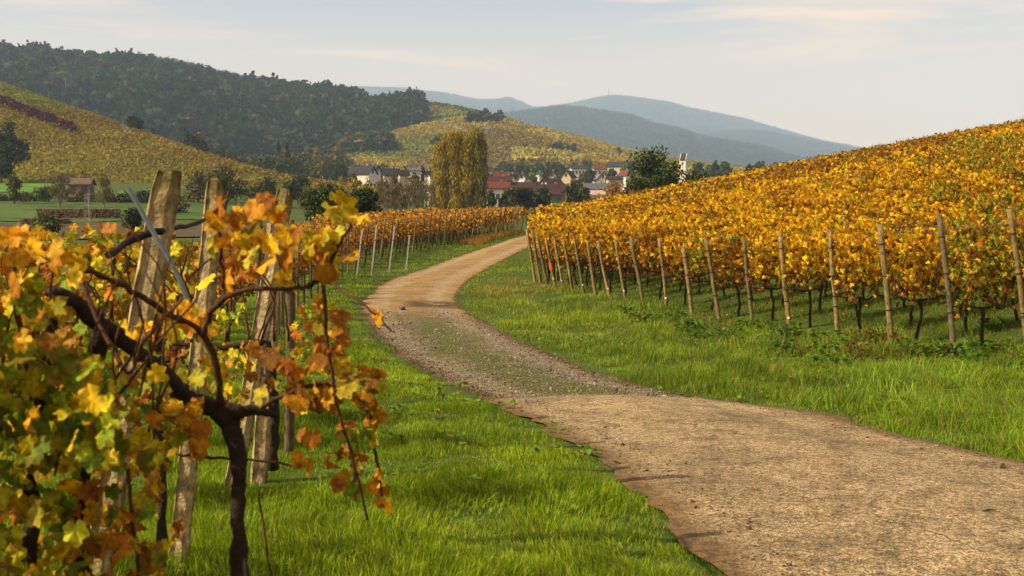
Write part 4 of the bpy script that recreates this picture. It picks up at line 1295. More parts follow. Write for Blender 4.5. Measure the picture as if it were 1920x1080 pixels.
# loose stones on the gravel
acc = Acc(); n = 13000
y = 12.4 + 17*rng.random(n)**1.3; t = rng.uniform(.02, .98, n)
x = road_l(y) + (road_r(y)-road_l(y))*t
z = zr(y) + .016 + .05*(1-(2*t-1)**2)
OCT = np.array([(1,0,0),(-1,0,0),(0,1,0),(0,-1,0),(0,0,.7),(0,0,-.7)], float)
OF = np.array([(0,2,4),(2,1,4),(1,3,4),(3,0,4),(2,0,5),(1,2,5),(3,1,5),(0,3,5)])
sz = np.exp(rng.normal(size=n)*.5)*.0072*(1 + (y-12)*.02)
c = pick(rng, [(3,(.17,.14,.10)),(2,(.24,.205,.155)),(2,(.08,.068,.052)),(.2,(.36,.33,.28))], n, .2)
scatter(acc, OCT, [OF], [0]*6, np.stack([x, y, z + sz*.2], 1), rdir(rng, n), rdir(rng, n), sz, c)
tag(acc.build('gravel', solid_mat('stone', None, .9, (60, .3))), 'loose grey stones strewn over the gravel track', 'gravel', None, 'stuff')
# fallen leaves
acc = Acc(); n = 300
y = 7 + 24*rng.random(n)**1.2; side = .62 + .38*rng.random(n)
x = np.where(side < .35, road_l(y) + rng.normal(size=n)*.12, np.where(side < .6, road_r(y) + rng.normal(size=n)*.3, post_r(y) + rng.uniform(-1, 6, n)))
z = ground_z(x, y) + .035 + .05*(side > .35)
scatter(acc, *LEAF, np.stack([x, y, z], 1), rdir(rng, n)*np.array([1, 1, .25]), np.array([0, 0, 1.]) + .4*rdir(rng, n), rng.uniform(.05, .09, n), pick(rng, BROWN, n))
tag(acc.build('fallen_leaves', M_LEAF), 'fallen brown and orange vine leaves lying in the grass', 'leaves', None, 'stuff')

# broad-leaved weeds at the foot of the posts
def weed(label, x, y, n, size, pal, h, seed, group=None, stalk=None):
    rng = np.random.default_rng(seed)
    r = thing('weed_plant', label, 'weed', (x, y, gz1(x, y)), 0, group)
    a = Acc()
    st = Acc()
    for k in range(max(3, n//9)):
        an = rng.uniform(0, 6.28); ll = rng.uniform(.3, 1)*h*.8
        q = [(0, 0, 0), (math.cos(an)*ll*.4, math.sin(an)*ll*.4, h*rng.uniform(.3, .6)), (math.cos(an)*ll, math.sin(an)*ll, h*rng.uniform(.6, 1.1))]
        tube(st, q, [.006, .005, .003], 4, stalk or (.08, .10, .02), False)
    st.build('stem', M_GRASS, r)
    an = rng.uniform(0, 6.28, n); rad = rng.random(n)**.6*h*.9
    C = np.stack([np.cos(an)*rad, np.sin(an)*rad, rng.uniform(.05, 1, n)*h*(1.05 - .5*rad/h)], 1)
    Y = np.stack([np.cos(an), np.sin(an), rng.normal(size=n)*.6], 1); N = np.array([0, 0, 1.]) + .6*rdir(rng, n)
    scatter(a, *LEAF, C, Y, N, size*rng.uniform(.6, 1.3, n), pick(rng, pal, n))
    a.build('leaves', M_LEAF, r)
    return r
WG = [(3,(.045,.105,.010)),(2,(.07,.14,.012)),(1,(.14,.17,.016))]
WR = [(2,(.12,.055,.016)),(2,(.08,.036,.014)),(.7,(.2,.14,.03)),(1,(.10,.12,.016))]
wp = [(1470,660,'green'),(1440,652,'green'),(1505,672,'red'),(1545,665,'green'),(1590,668,'red'),(1615,676,'red'),(1650,678,'red'),(1700,668,'green'),(1745,690,'red'),(1790,668,'green'),(1830,655,'green'),(1880,672,'green'),(1345,640,'green'),(1280,622,'green'),(1300,634,'green'),(1390,655,'green'),(1560,690,'green'),(1905,700,'green'),(1640,640,'green'),(1860,620,'green')]
for i in range(26):                       # more leafy clumps along the foot of the post row
    px_ = 1180 + i*29 + random.uniform(-14, 14); wp.append((px_, 596 + (px_-1180)*.115 + random.uniform(-8, 16), 'green' if random.random() < .72 else 'red'))
for i, (px, py, kind) in enumerate(wp):
    d = depth_of(py) if py > 600 else 24
    p = P(px, py, d)
    k = 0
    for it in range(6):                       # slide along the sight line to where it meets the ground
        d = d*(EYE - gz1(ray(px, py)[0]*d, d))/max(.2, -ray(px, py)[1]*d)
        d = min(max(d, 8), 40)
    x = ray(px, py)[0]*d
    if kind == 'green':
        weed('leafy green weed clump in the grass beneath the round wooden posts', x, d, 60, .085, WG, .27, 600+i, 'green weeds under the wooden posts')
    else:
        weed('withered reddish dock weed in the grass beneath the round wooden posts', x, d, 44, .058, WR, .42, 600+i, 'withered weeds under the wooden posts', (.16, .06, .02))
# short creeping weeds, crumbs of soil and straw that break up both edges of the track
acc = Acc(); n = 34000
y = 4.6 + 26*rng.random(n)**1.5; left = rng.random(n) < .5
off = np.abs(rng.normal(size=n))*.15 - .04
keep = vnoise(y*1.0, left*50., .7, 51) + .6*vnoise(y, left*50., .21, 52) > -.1 + off*3.0
y, left, off = y[keep], left[keep], off[keep]
x = np.where(left, road_l(y) - .1 + off, road_r(y) + .1 - off)
blades(acc, rng, x, y, rng.uniform(.015, .07, len(x)), .005 + .0005*(y-4), pick(rng, [(3,(.10,.14,.012)),(2,(.16,.18,.02)),(1.2,(.24,.17,.05)),(.6,(.07,.10,.01))], len(x)), .9)
tag(acc.build('edge_weeds', M_GRASS), 'short creeping weeds and straw along both edges of the track', 'weeds', None, 'stuff')
acc = Acc(); n = 9000
y = 4.6 + 24*rng.random(n)**1.4; left = rng.random(n) < .5; off = np.abs(rng.normal(size=n))*.16
x = np.where(left, road_l(y) - .06 + off, road_r(y) + .06 - off)
t_ = (x-road_l(y))/(road_r(y)-road_l(y))
sz = np.exp(rng.normal(size=n)*.5)*.0075
scatter(acc, OCT, [OF], [0]*6, np.stack([x, y, zr(y) + .03 + .05*(1-(2*t_-1)**2)], 1), rdir(rng, n), rdir(rng, n), sz, pick(rng, [(3,(.06,.04,.018)),(2,(.14,.09,.04)),(1,(.22,.15,.08))], n, .2))
tag(acc.build('soil_crumbs', M_BARK), 'crumbs of dark soil spilled along both edges of the track', 'soil', None, 'stuff')
# low broad leaves (clover, plantain, dandelion) in patches of the verge
acc = Acc(); n = 26000
y = 4.4 + 22*rng.random(n)**1.5; left = rng.random(n) < .45
x = np.where(left, post_l(y) + (road_l(y)-post_l(y))*rng.random(n), road_r(y) + (post_r(y)+1.5-road_r(y))*rng.random(n))
ok = (vnoise(x, y, .8, 61) + .6*vnoise(x, y, .27, 62) > .42) & (np.abs(x) < .53*y) & ~road_mask(x, y, .06) & ((y > 6.6) | (x > 2))
x, y = x[ok], y[ok]; n = len(x)
scatter(acc, *LEAF, np.stack([x, y, ground_z(x, y) + rng.uniform(.02, .11, n)], 1), rdir(rng, n)*np.array([1, 1, .5]), np.array([0, 0, 1.]) + .6*rdir(rng, n), rng.uniform(.025, .07, n), pick(rng, [(3,(.08,.17,.012)),(2,(.13,.22,.014)),(1,(.2,.24,.02)),(.3,(.3,.2,.03))], n, .2))
tag(acc.build('clover', M_LEAF), 'low broad-leaved herbs in patches of the grass verges', 'herbs', None, 'stuff')
# long arching grass on the near bank
acc = Acc(); n = 15000
y = rng.uniform(7.2, 15, n); x = rng.uniform(3.0, 8.0, n)
cl = vnoise(x, y, .7, 64) + .5*vnoise(x, y, .25, 65)
ok = (x > road_r(y) + .12) & (x < post_r(y) + .4) & (cl > -.05) & (x/y < .53) & (rng.random(n) < smooth01((x/y - .26)/.15))
x, y, cl = x[ok], y[ok], cl[ok]
blades(acc, rng, x, y, rng.uniform(.16, .36, len(x))*(1 + .3*cl), .0065 + .0004*(y-7), pick(rng, [(3,(.16,.28,.014)),(2,(.24,.34,.02)),(1.5,(.10,.20,.012)),(.5,(.34,.36,.05))], len(x), .18), .75)
tag(acc.build('long_grass', M_GRASS), 'long arching bright grass on the near end of the bank', 'grass', None, 'stuff')
acc = Acc()
q = P(1858, 968, 6.05); q.z = zr(6.05) + .085
tube(acc, [q + Vector((-.05, 0, 0)), q + Vector((-.01, .01, .006)), q + Vector((.05, .03, 0))], [.004, .005, .003], 5, (.03, .02, .012))
tag(acc.build('twig', M_BARK), 'small dark twig lying alone on the asphalt', 'twig')
# ------------------------------------------------------------------ trees
GRN = [(3,(.035,.065,.014)),(2,(.05,.085,.016)),(1.5,(.022,.045,.012)),(.6,(.09,.11,.02))]
DKG = [(3,(.016,.034,.010)),(2,(.028,.050,.012)),(1,(.05,.075,.014)),(.25,(.10,.09,.02))]
OLIVE = [(3,(.085,.085,.020)),(2,(.12,.10,.022)),(1.5,(.05,.065,.018)),(.8,(.17,.12,.02))]
AUT = [(2,(.13,.085,.022)),(2,(.08,.07,.02)),(1.2,(.18,.10,.022)),(1,(.06,.075,.018))]
BRN = [(2,(.10,.065,.028)),(2,(.14,.085,.03)),(1,(.07,.05,.024))]
CON = [(2,(.012,.026,.014)),(2,(.018,.034,.016)),(1,(.008,.018,.011))]
POP = [(3,(.29,.21,.014)),(2.4,(.23,.18,.016)),(1.2,(.34,.24,.015)),(.8,(.14,.125,.016))]

def crown_lobes(rng, h, w, shape, k):
    out = []
    if shape == 'column':
        for i in range(k):
            f = (i+.5)/k
            r = w*.5*math.sin(min(1, f*3+.45)*math.pi/2)*(1 - max(0, f-.8)**1.5*3.2)
            out.append((rng.normal()*w*.05, rng.normal()*w*.05, h*(.04+.90*f), r*.9, r*.9, h*.11))
    elif shape == 'cone':
        for i in range(k):
            f = (i+.5)/k; r = w*.5*(1-f)**.85 + .02*w
            out.append((rng.normal()*w*.03, rng.normal()*w*.03, h*(.08+.90*f), r, r, h*.07))
    else:
        for i in range(k):
            a = rng.uniform(0, 6.28); q = rng.random()**.5*w*.34
            f = rng.uniform(.30, .84); q *= math.sin(min(1, max(.2, (1.12-f)*1.6))*math.pi/2)
            r = w*rng.uniform(.15, .27)
            out.append((math.cos(a)*q, math.sin(a)*q, h*f, r, r, min(r*.85, h*.2)))
        out.append((0, 0, h*.82, w*.2, w*.2, h*.18)); out.append((0, 0, h*.5, w*.36, w*.36, h*.26))
    return out

def crown(acc, rng, lobes, n, size, pal, lo=.62, tmpl=LEAF, vertical=False, off=(0, 0, 0), lobetint=.22):
    Lb = np.array(lobes); vol = (Lb[:, 3]*Lb[:, 5])**.8; i = rng.choice(len(Lb), n, p=vol/vol.sum())
    d = rdir(rng, n); r = rng.uniform(lo, 1.05, n)[:, None]
    C = Lb[i, :3] + d*Lb[i, 3:6]*r + np.asarray(off)
    N = norm(d + .7*rdir(rng, n) + np.array([0, 0, .25]))
    Y = rdir(rng, n)
    if vertical: Y = np.array([0, 0, 1.]) + .22*Y
    c = pick(rng, pal, n, .22)*(1 + lobetint*rng.normal(size=len(Lb))[i][:, None]).clip(.5, 1.6)
    scatter(acc, *tmpl, C, Y, N, size*rng.uniform(.6, 1.3, n), c)

def branches(acc, rng, lobes, h, r, col, top=.8):
    q = [(0, 0, -.3)]; x = y = 0
    for k in range(1, 6):
        x += rng.normal()*h*.008; y += rng.normal()*h*.008; q.append((x, y, h*top*k/5))
    tube(acc, q, [r*1.3, r, r*.85, r*.65, r*.45, r*.2], 7, col)
    for lb in lobes[:10]:
        z0 = max(h*.12, lb[2]*rng.uniform(.35, .7))
        tube(acc, [(0, 0, z0), (lb[0]*.5, lb[1]*.5, (z0+lb[2])*.5 + h*.02), lb[:3]], [r*.45, r*.3, r*.12], 5, col, False)

TREES = {}
def tree(label, px, ytop, d, wpx, pal, n=700, leaf=None, shape='round', name='tree', cat='tree', group=None, k=9, seed=None, lo=.62, bark=(.045, .032, .022), ybase=None, vertical=False, mat=None, sparse=0):
    x = ray(px, 394)[0]*d
    z = land1(x, d)
    if ybase is not None: z = min(z, P(px, ybase, d).z) if ybase > 0 else z
    h = P(px, ytop, d).z - z; w = wpx*d/FPX
    rng = np.random.default_rng(seed if seed else int(px*7 + ytop*13))
    t = thing(name, label, cat, (x, d, z), 0, group)
    lobes = crown_lobes(rng, h, w, shape, k)
    a = Acc(); branches(a, rng, lobes, h, max(.06, w*.035 if shape != 'column' else w*.06), bark); 
    if sparse:
        for q in range(sparse):
            z0 = h*rng.uniform(.2, .85); an = rng.uniform(0, 6.28); ln = w*.5*rng.uniform(.4, 1)
            tube(a, [(0, 0, z0), (math.cos(an)*ln*.5, math.sin(an)*ln*.5, z0+ln*.8), (math.cos(an)*ln*.8, math.sin(an)*ln*.8, z0+ln*1.8)], [.05, .035, .015], 3, bark, False)
    a.build('trunk', M_BARK, t)
    c = Acc(); crown(c, rng, lobes, n, leaf or max(.16, d*.0022), pal, lo, STREAK if vertical else LEAF, vertical)
    c.build('crown', mat or (M_TREE if d < 330 else M_FAR), t)
    return t

# near and middle distance
tree('dark green bushy tree with leaves glinting, left half of the pair beyond the steel stakes', 618, 342, 72, 100, DKG, 4200, .17, k=14, lo=.5, seed=3)
tree('dark green bushy tree, right half of the pair beyond the steel stakes', 684, 350, 74, 82, DKG, 3600, .17, k=12, lo=.5, seed=4)
tree('broad dark green tree standing behind the golden slope beside the church tower', 1232, 271, 108, 112, DKG, 5200, .22, k=16, lo=.5, ybase=372, seed=5)
tree('low dark bushy tree at the foot of the broad tree behind the golden slope', 1292, 316, 112, 84, DKG + OLIVE[:1], 2400, .22, k=10, ybase=360, seed=6)
tree('olive bush sloping down from the broad tree behind the golden slope', 1190, 330, 106, 70, DKG + OLIVE[:2], 2200, .2, k=9, ybase=385, seed=8)
tree('orange-brown round bush beside the pink-roofed shed', 1150, 340, 128, 58, [(2,(.22,.12,.03)),(2,(.16,.09,.025)),(1,(.27,.16,.04))], 1700, .2, k=8, ybase=392, seed=9)
pops = [(827, 268, 22, 'first'), (839, 253, 24, 'second'), (852, 248, 24, 'third'), (864, 251, 22, 'fourth'), (876, 256, 24, 'fifth'), (887, 249, 22, 'sixth'), (898, 246, 23, 'seventh')]
for i, (px, yt, wp_, o) in enumerate(pops):
    tree('tall yellow columnar poplar, %s of seven in the clump, counted from the thicket' % o, px, yt, 214 + (i % 2)*5, wp_*1.62, POP if i < 6 else [(2,(.15,.13,.018)),(1,(.18,.15,.018)),(1,(.10,.10,.016))], 7000, .46, 'column', 'poplar_tree', 'poplar', 'clump of tall poplars', 17, 700+i, .55, vertical=True, ybase=400)
# thin half-bare trees of the thicket
for i in range(15):
    px = 712 + i*7.2 + random.uniform(-2, 2)
    tree('slender half-bare tree with brownish twigs in the thicket beside the poplars', px, 332 + random.uniform(-4, 16), 168 + random.uniform(-9, 12), 26, [(2,(.11,.085,.03)),(1,(.15,.11,.03)),(1.2,(.08,.075,.024)),(.5,(.24,.15,.02))], 420, .24, 'round', 'tree', 'tree', 'half-bare thicket trees', 7, 730+i, .3, (.15, .12, .085), 402, True, None, 16)
for i, (px, yt) in enumerate(((640, 330), (662, 327), (690, 332), (602, 338), (575, 344))):
    tree('yellow-leaved slender tree rising behind the dark bushy pair, %s from the thicket' % ORD[[3, 2, 1, 4, 5][i]], px, yt, 128 + i*3, 34, [(2,(.22,.17,.02)),(2,(.15,.12,.02)),(1,(.09,.09,.02))], 700, .24, 'round', 'tree', 'tree', 'yellow slender trees', 8, 760+i, .4, (.12, .10, .07), 420, True)

# around the valley meadows on the far side of the near vines
near_l = [
 ('large dark tree at the edge of the lush meadow, tallest in the valley corner', 22, 222, 292, 66, DKG, 2600, .6, 'round', 345),
 ('dark bush at the foot of the tallest tree in the valley corner', 4, 280, 288, 60, DKG, 1300, .6, 'round', 345),
 ('small olive tree standing alone in front of the lush meadow', 27, 322, 200, 32, GRN + OLIVE, 900, .4, 'round', 392),
 ('half-bare tree with pale forked stems on the near side of the hut', 112, 322, 190, 52, OLIVE, 700, .38, 'round', 400),
 ('half-bare tree with pale forked stems on the far side of the hut', 196, 326, 190, 48, OLIVE, 700, .38, 'round', 400),
 ('dark hedge bush under the half-bare tree beside the hut', 84, 350, 205, 46, DKG, 800, .4, 'round', 388),
 ('low dark shrub at the end of the meadow hedge', 48, 362, 210, 48, DKG + BRN, 700, .4, 'round', 388),
 ('brown-leaved shrub in the hedge behind the lattice mast', 150, 366, 208, 56, BRN + DKG, 800, .4, 'round', 388),
 ('dark shrub in the hedge just past the lattice mast', 226, 362, 208, 64, DKG + BRN, 900, .4, 'round', 388),
 ('dark shrub in the hedge behind the nearest concrete post', 282, 356, 208, 62, DKG, 900, .4, 'round', 388),
 ('dark round bush in the meadow beside the steel rod', 248, 388, 108, 54, DKG, 1300, .26, 'round', 440),
 ('broad brown tree between the tops of the first two concrete posts', 372, 318, 215, 58, BRN + OLIVE, 1400, .42, 'round', 388),
 ('broad brown tree right behind the narrow concrete post', 425, 306, 225, 104, BRN + OLIVE + DKG[:1], 2200, .42, 'round', 392),
 ('grey-green willow at the meadow edge behind the slanting pale post', 500, 330, 215, 84, OLIVE + DKG, 1500, .42, 'round', 392),
 ('dark round tree beyond the meadow next to the slanting pale post', 560, 326, 240, 64, DKG, 1400, .45, 'round', 385),
 ('olive bush in front of the dark pair of trees', 586, 356, 130, 60, OLIVE + DKG, 1200, .28, 'round', 430),
 ('yellow-tipped bush growing over the ploughed field', 90, 402, 96, 80, OLIVE + GRN, 1200, .24, 'round', 450),
 ('low reddish bush on the meadow beyond the steel rod', 330, 372, 165, 60, BRN + DKG, 700, .34, 'round', 405),
]
for i, (lab, px, yt, d, wp_, pal, n, lf, sh, yb) in enumerate(near_l):
    sp = 14 if 'half-bare' in lab else 0
    tree(lab, px, yt, d, wp_, pal, n, lf, sh, 'tree' if 'bush' not in lab and 'shrub' not in lab else 'bush', 'tree' if 'bush' not in lab and 'shrub' not in lab else 'bush', None, 10, 800+i, .45, (.16, .13, .09) if sp else (.045, .032, .022), yb, bool(sp), None, sp)
for i in range(11):
    tree('dark shrub in the long hedge between the valley meadows', -14 + i*34 + random.uniform(-8, 8), 364 + random.uniform(-8, 8), 212 + random.uniform(-3, 6), random.uniform(40, 60), random.choice([DKG, DKG + BRN, DKG + OLIVE]), 520, .42, 'round', 'bush', 'bush', 'hedge between the valley meadows', 8, 1200+i, .45, ybase=386)
# on and behind the vineyard hill
hill_t = [
 ('round dark tree on the crest of the vineyard hill beside the pale track', 256, 217, 398, 38, DKG, 1300, .75, 'round', 262),
 ('pair-like wide dark tree behind the crest of the vineyard hill', 355, 243, 420, 40, DKG + GRN, 1200, .8, 'round', 290),
 ('brown-crowned tree beside the wide dark tree behind the hill crest', 380, 240, 425, 34, BRN + DKG, 1100, .8, 'round', 290),
 ('small dark conifer on the hill crest', 292, 243, 420, 12, CON, 300, .7, 'cone', 264),
 ('small bush on the hill crest below the far white houses', 412, 276, 420, 34, OLIVE + DKG, 500, .8, 'round', 305),
 ('clump-shaped dark conifer with several tips, first of two beyond the hill', 524, 264, 560, 22, CON, 900, .9, 'cone', 312),
 ('clump-shaped dark conifer with several tips, second of two beyond the hill', 541, 268, 560, 22, CON, 900, .9, 'cone', 312),
 ('narrow black-green cypress standing alone below the mid hill', 606, 289, 620, 8, CON, 400, .7, 'cone', 318),
]
for i, (lab, px, yt, d, wp_, pal, n, lf, sh, yb) in enumerate(hill_t):
    tree(lab, px, yt, d, wp_, pal, n, lf, sh, 'conifer_tree' if sh == 'cone' else ('bush' if 'bush' in lab else 'tree'), 'bush' if 'bush' in lab else 'tree', None, 12, 840+i, .45, ybase=yb)
for i in range(22):
    px = 420 + i*10.5 + random.uniform(-5, 5)
    tree('olive autumn tree in the belt beyond the end of the vineyard hill', px, 283 + random.uniform(-4, 16) + max(0, (px-560))*.08, 470 + random.uniform(-20, 60), random.uniform(26, 44), random.choice([OLIVE, GRN, AUT, DKG + OLIVE]), 420, .95, 'round', 'tree', 'tree', 'tree belt beyond the vineyard hill', 8, 870+i, .5, ybase=335)

# ------------------------------------------------------------------ houses
WHITE, CREAM, BEIGE, OCHRE, BROWNW = (.52,.50,.46), (.45,.40,.32), (.48,.42,.34), (.40,.30,.18), (.16,.10,.065)
RED, DKRED, BRNR, SLATE, GREY = (.115,.032,.022), (.042,.019,.018), (.034,.020,.018), (.022,.026,.036), (.08,.09,.105)
def house(label, px, yr, yb, d, wpx, depth, rot=0, wall=WHITE, roof=SLATE, pitch=.9, win=3, floors=1, name='house', cat='house', gable=True, chimney=True, group=None, half=False):
    """ridge at yr, foot at yb; rot turns the ridge away from the picture's horizontal"""
    if d == 0:                        # stands where its line of sight meets the slope
        s_, e_ = ray(px, yb); dd = np.linspace(560, 1300, 1500); ht = np.where(EYE + e_*dd <= land_z(s_*dd, dd) + .5)[0]
        d = float(dd[ht[0]]) if len(ht) else 760.0
    w = wpx*d/FPX
    top = P(px, yr, d).z; x = ray(px, 394)[0]*d
    foot = min(land1(x, d), P(px, yb, d).z)
    rz = math.radians(rot)
    t = thing(name, label, cat, (x, d, foot), rz, group)
    H = top - foot
    c, s = abs(math.cos(rz)), abs(math.sin(rz))
    ln = w/(c + s*depth) if c > .02 else w/ (s*depth)
    ln = max(ln, 2.5); dp = ln*depth
    rise = min(dp*.5*pitch, H*.62); ev = H - rise
    a = Acc()
    V = [(-ln/2,-dp/2,0),(ln/2,-dp/2,0),(ln/2,dp/2,0),(-ln/2,dp/2,0),(-ln/2,-dp/2,ev),(ln/2,-dp/2,ev),(ln/2,dp/2,ev),(-ln/2,dp/2,ev),(-ln/2,0,H-.06),(ln/2,0,H-.06)]
    a.add(V, [np.array([(0,1,5,4),(2,3,7,6)]), np.array([(1,2,6,9,5),(3,0,4,8,7)])], wall)
    a.build('wall', M_PAINT, t)
    if half:
        for sx in (-1, 1):
            b = Acc()
            for yy in np.linspace(-dp*.42, dp*.42, 6):
                box(b, (sx*(ln/2+.04)-.05, yy-.12, ev*.45), (sx*(ln/2+.04)+.05, yy+.12, ev+max(0, rise*(1-abs(yy)*2/dp))*.8), (.06,.035,.025))
            box(b, (sx*(ln/2+.043)-.05, -dp*.47, ev*.62), (sx*(ln/2+.043)+.05, dp*.47, ev*.62+.22), (.06,.035,.025))
            b.build('timber_frame', M_WOOD, t)
    r = Acc(); ov, th = .45, .28
    for sy in (-1, 1):
        e = (sy*(dp/2+ov), ev - ov*rise/(dp/2))
        q = [(-ln/2-ov, e[0], e[1]), (ln/2+ov, e[0], e[1]), (ln/2+ov, 0, H), (-ln/2-ov, 0, H)]
        q2 = [(x_, y_, z_+th) for x_, y_, z_ in q]
        F = [(0,1,2,3),(4,7,6,5),(0,4,5,1),(1,5,6,2),(3,7,4,0)] 
        r.add(q+q2, np.array(F), roof)
    ro = r.build('roof', M_ROOF, t)
    if chimney:
        b = Acc(); cx = ln*.22; box(b, (cx-.35, .1, H-rise*.25), (cx+.35, .8, H+.9), (.22,.13,.10)); b.build('chimney', M_PAINT, ro)
    me = None
    for f in range(floors):
        zc = ev*(f+.55)/floors
        for side in (-1, 1):
            for k in range(win):
                xx = ln*((k+.5)/win - .5)
                if me is None:
                    b = Acc(); sw, sh = min(.6, ln/win*.28), min(.75, ev/floors*.3)
                    box(b, (-sw, -.06, -sh), (sw, .06, sh)); me = b.mesh('window', M_DARK)
                o = link('window', me, t); o.location = (xx, side*(dp/2), zc)
    for sx in (-1, 1):
        for yy, zz in ((-dp*.2, ev*.55), (dp*.2, ev*.55), (0, ev + rise*.32)):
            if me is None: continue
            o = link('window', me, t); o.location = (sx*ln/2, yy, zz); o.rotation_euler = (0, 0, math.pi/2)
    return t

# (label, px, y ridge, y base, depth, width px, depth ratio, rotation, wall, roof, pitch, windows)
HS = [
 ('long white house with slate roof and bright gable, first of the row before the poplars', 681, 313, 338, 330, 52, .55, -28, WHITE, SLATE, .95, 3),
 ('slate roof rising behind the long white house before the poplars', 694, 311, 330, 360, 40, .6, -25, WHITE, SLATE, .9, 2),
 ('black-roofed house with a low white annex, second of the row before the poplars', 734, 317, 338, 335, 32, .7, 15, WHITE, SLATE, 1.1, 2),
 ('dark steep house with a white garage front, between the two spruces before the poplars', 757, 320, 340, 330, 20, .8, 20, CREAM, BRNR, 1.1, 2),
 ('blue-grey flat-looking roof behind the small spruce before the poplars', 778, 316, 334, 380, 26, .6, 5, WHITE, GREY, .5, 2),
 ('dark-roofed house with a white gable edge touching the poplars', 806, 322, 340, 330, 20, .8, 60, WHITE, SLATE, 1.2, 1),
 ('red-roofed white farmhouse right beside the poplars', 932, 342, 366, 300, 40, .6, 8, WHITE, RED, .9, 3),
 ('long dark red barn roof above the red-roofed farmhouse', 935, 332, 348, 330, 46, .4, 4, CREAM, DKRED, .8, 2),
 ('small gabled house with a red roof peeping over the long dark barn', 916, 326, 338, 420, 14, .8, 70, CREAM, RED, 1.1, 1),
 ('red half-timbered gable house with a wide red roof at the village edge', 938, 323, 335, 430, 28, .6, 18, BEIGE, RED, 1.0, 2),
 ('pale gabled house next to the half-timbered red one', 962, 327, 340, 420, 18, .9, 62, WHITE, BRNR, 1.1, 1),
 ('white narrow gabled house in the middle of the village', 981, 326, 340, 415, 18, .9, 68, WHITE, GREY, 1.2, 1),
 ('low purple-brown barn roof in front of the white narrow gables', 976, 343, 356, 330, 44, .5, 5, BROWNW, DKRED, .8, 0),
 ('white-gabled house with a long brown roof in the village centre', 1034, 336, 350, 345, 44, .6, 40, WHITE, BRNR, .85, 2),
 ('big maroon barn roof sloping low in front of the village centre', 1030, 347, 372, 300, 62, .6, 6, BROWNW, DKRED, .95, 2),
 ('small bright house half hidden above the olive tree of the village', 1012, 323, 334, 480, 14, .8, 40, WHITE, GREY, 1, 1),
 ('half-timbered gable house with a steep dark roof', 1038, 322, 338, 460, 20, .9, 72, CREAM, BRNR, 1.15, 1),
 ('brown chalet-like house with a wide steep roof', 1066, 321, 340, 450, 28, .9, 60, OCHRE, BRNR, 1.1, 2),
 ('large white two-storey house with a dark hipped roof high in the village', 1085, 311, 327, 560, 34, .6, 8, WHITE, SLATE, .55, 5),
 ('white house with a red roof beside the large two-storey house', 1122, 310, 326, 560, 26, .7, 10, WHITE, RED, .8, 3),
 ('steep gabled cream house with brown timber, in front of the red-roofed white house', 1132, 324, 339, 450, 24, .9, 75, CREAM, BRNR, 1.15, 1),
 ('big cream house with a black roof at the top of the village', 1157, 304, 320, 580, 38, .6, -18, CREAM, SLATE, .8, 3),
 ('white gable house with a pink-red roof close to the broad dark tree', 1171, 320, 337, 440, 22, .8, -48, WHITE, RED, 1.2, 1),
 ('grey-roofed long building behind the conifer of the village', 1118, 345, 362, 320, 46, .5, 3, BEIGE, GREY, .8, 3),
 ('white shed with a pale pink roof in front of the grey-roofed building', 1113, 359, 378, 250, 38, .6, 4, WHITE, (.36,.27,.25), .55, 3),
 ('purple-grey roof between the cream gable and the pink-red roofed house', 1152, 331, 345, 430, 28, .5, 5, BEIGE, BRNR, .8, 2),
 ('small white gable on the ridge beyond the church tower', 1329, 316, 326, 640, 10, .9, 65, WHITE, SLATE, 1, 1),
 ('small pale house among trees near the skyline of the golden slope', 1385, 321, 330, 640, 16, .7, 40, WHITE, GREY, 1, 1),
 ('long low roof on the far ridge beyond the church', 1378, 308, 315, 900, 22, .4, 0, BEIGE, GREY, .6, 2),
 ('bright white house highest on the wooded slope, behind the hill crest', 334, 243, 258, 0, 15, .8, 50, WHITE, GREY, .9, 2),
 ('white house with a glaring roof below the highest one behind the hill crest', 325, 255, 265, 0, 18, .7, 30, WHITE, (.5,.5,.52), .8, 2),
 ('pale house beside the brown-crowned tree behind the hill crest', 412, 268, 279, 0, 16, .8, 40, WHITE, GREY, 1, 1),
 ('white gable house low behind the vineyard hill, nearer the two dark conifers', 452, 278, 287, 0, 11, .9, 65, WHITE, GREY, 1.1, 1),
 ('pinkish house low behind the vineyard hill, beside the dark conifers', 478, 279, 288, 0, 20, .7, 30, CREAM, BRNR, 1, 2),
 ('tiny white house at the edge of the wood below the mid hill', 599, 277, 285, 0, 10, .9, 40, WHITE, WHITE, .8, 1),
 ('small dark barn beside the lone cypress', 588, 303, 313, 640, 18, .6, 10, BROWNW, BRNR, .7, 0),
 ('small white and red house front behind the long white house', 672, 311, 322, 380, 14, .8, 40, WHITE, DKRED, 1, 1),
]
for q in HS:
    house(q[0], q[1], q[2], q[3], q[4], q[5], q[6], q[7], q[8], q[9], q[10], q[11], 2 if 'two-storey' in q[0] else 1, half='timber' in q[0])
hut = house('low brick hut with a brown tiled roof in the valley meadow', 153, 336, 362, 222, 42, .6, 4, (.26,.13,.07), (.10,.065,.05), .7, 2, 1, 'hut', 'hut', chimney=False)

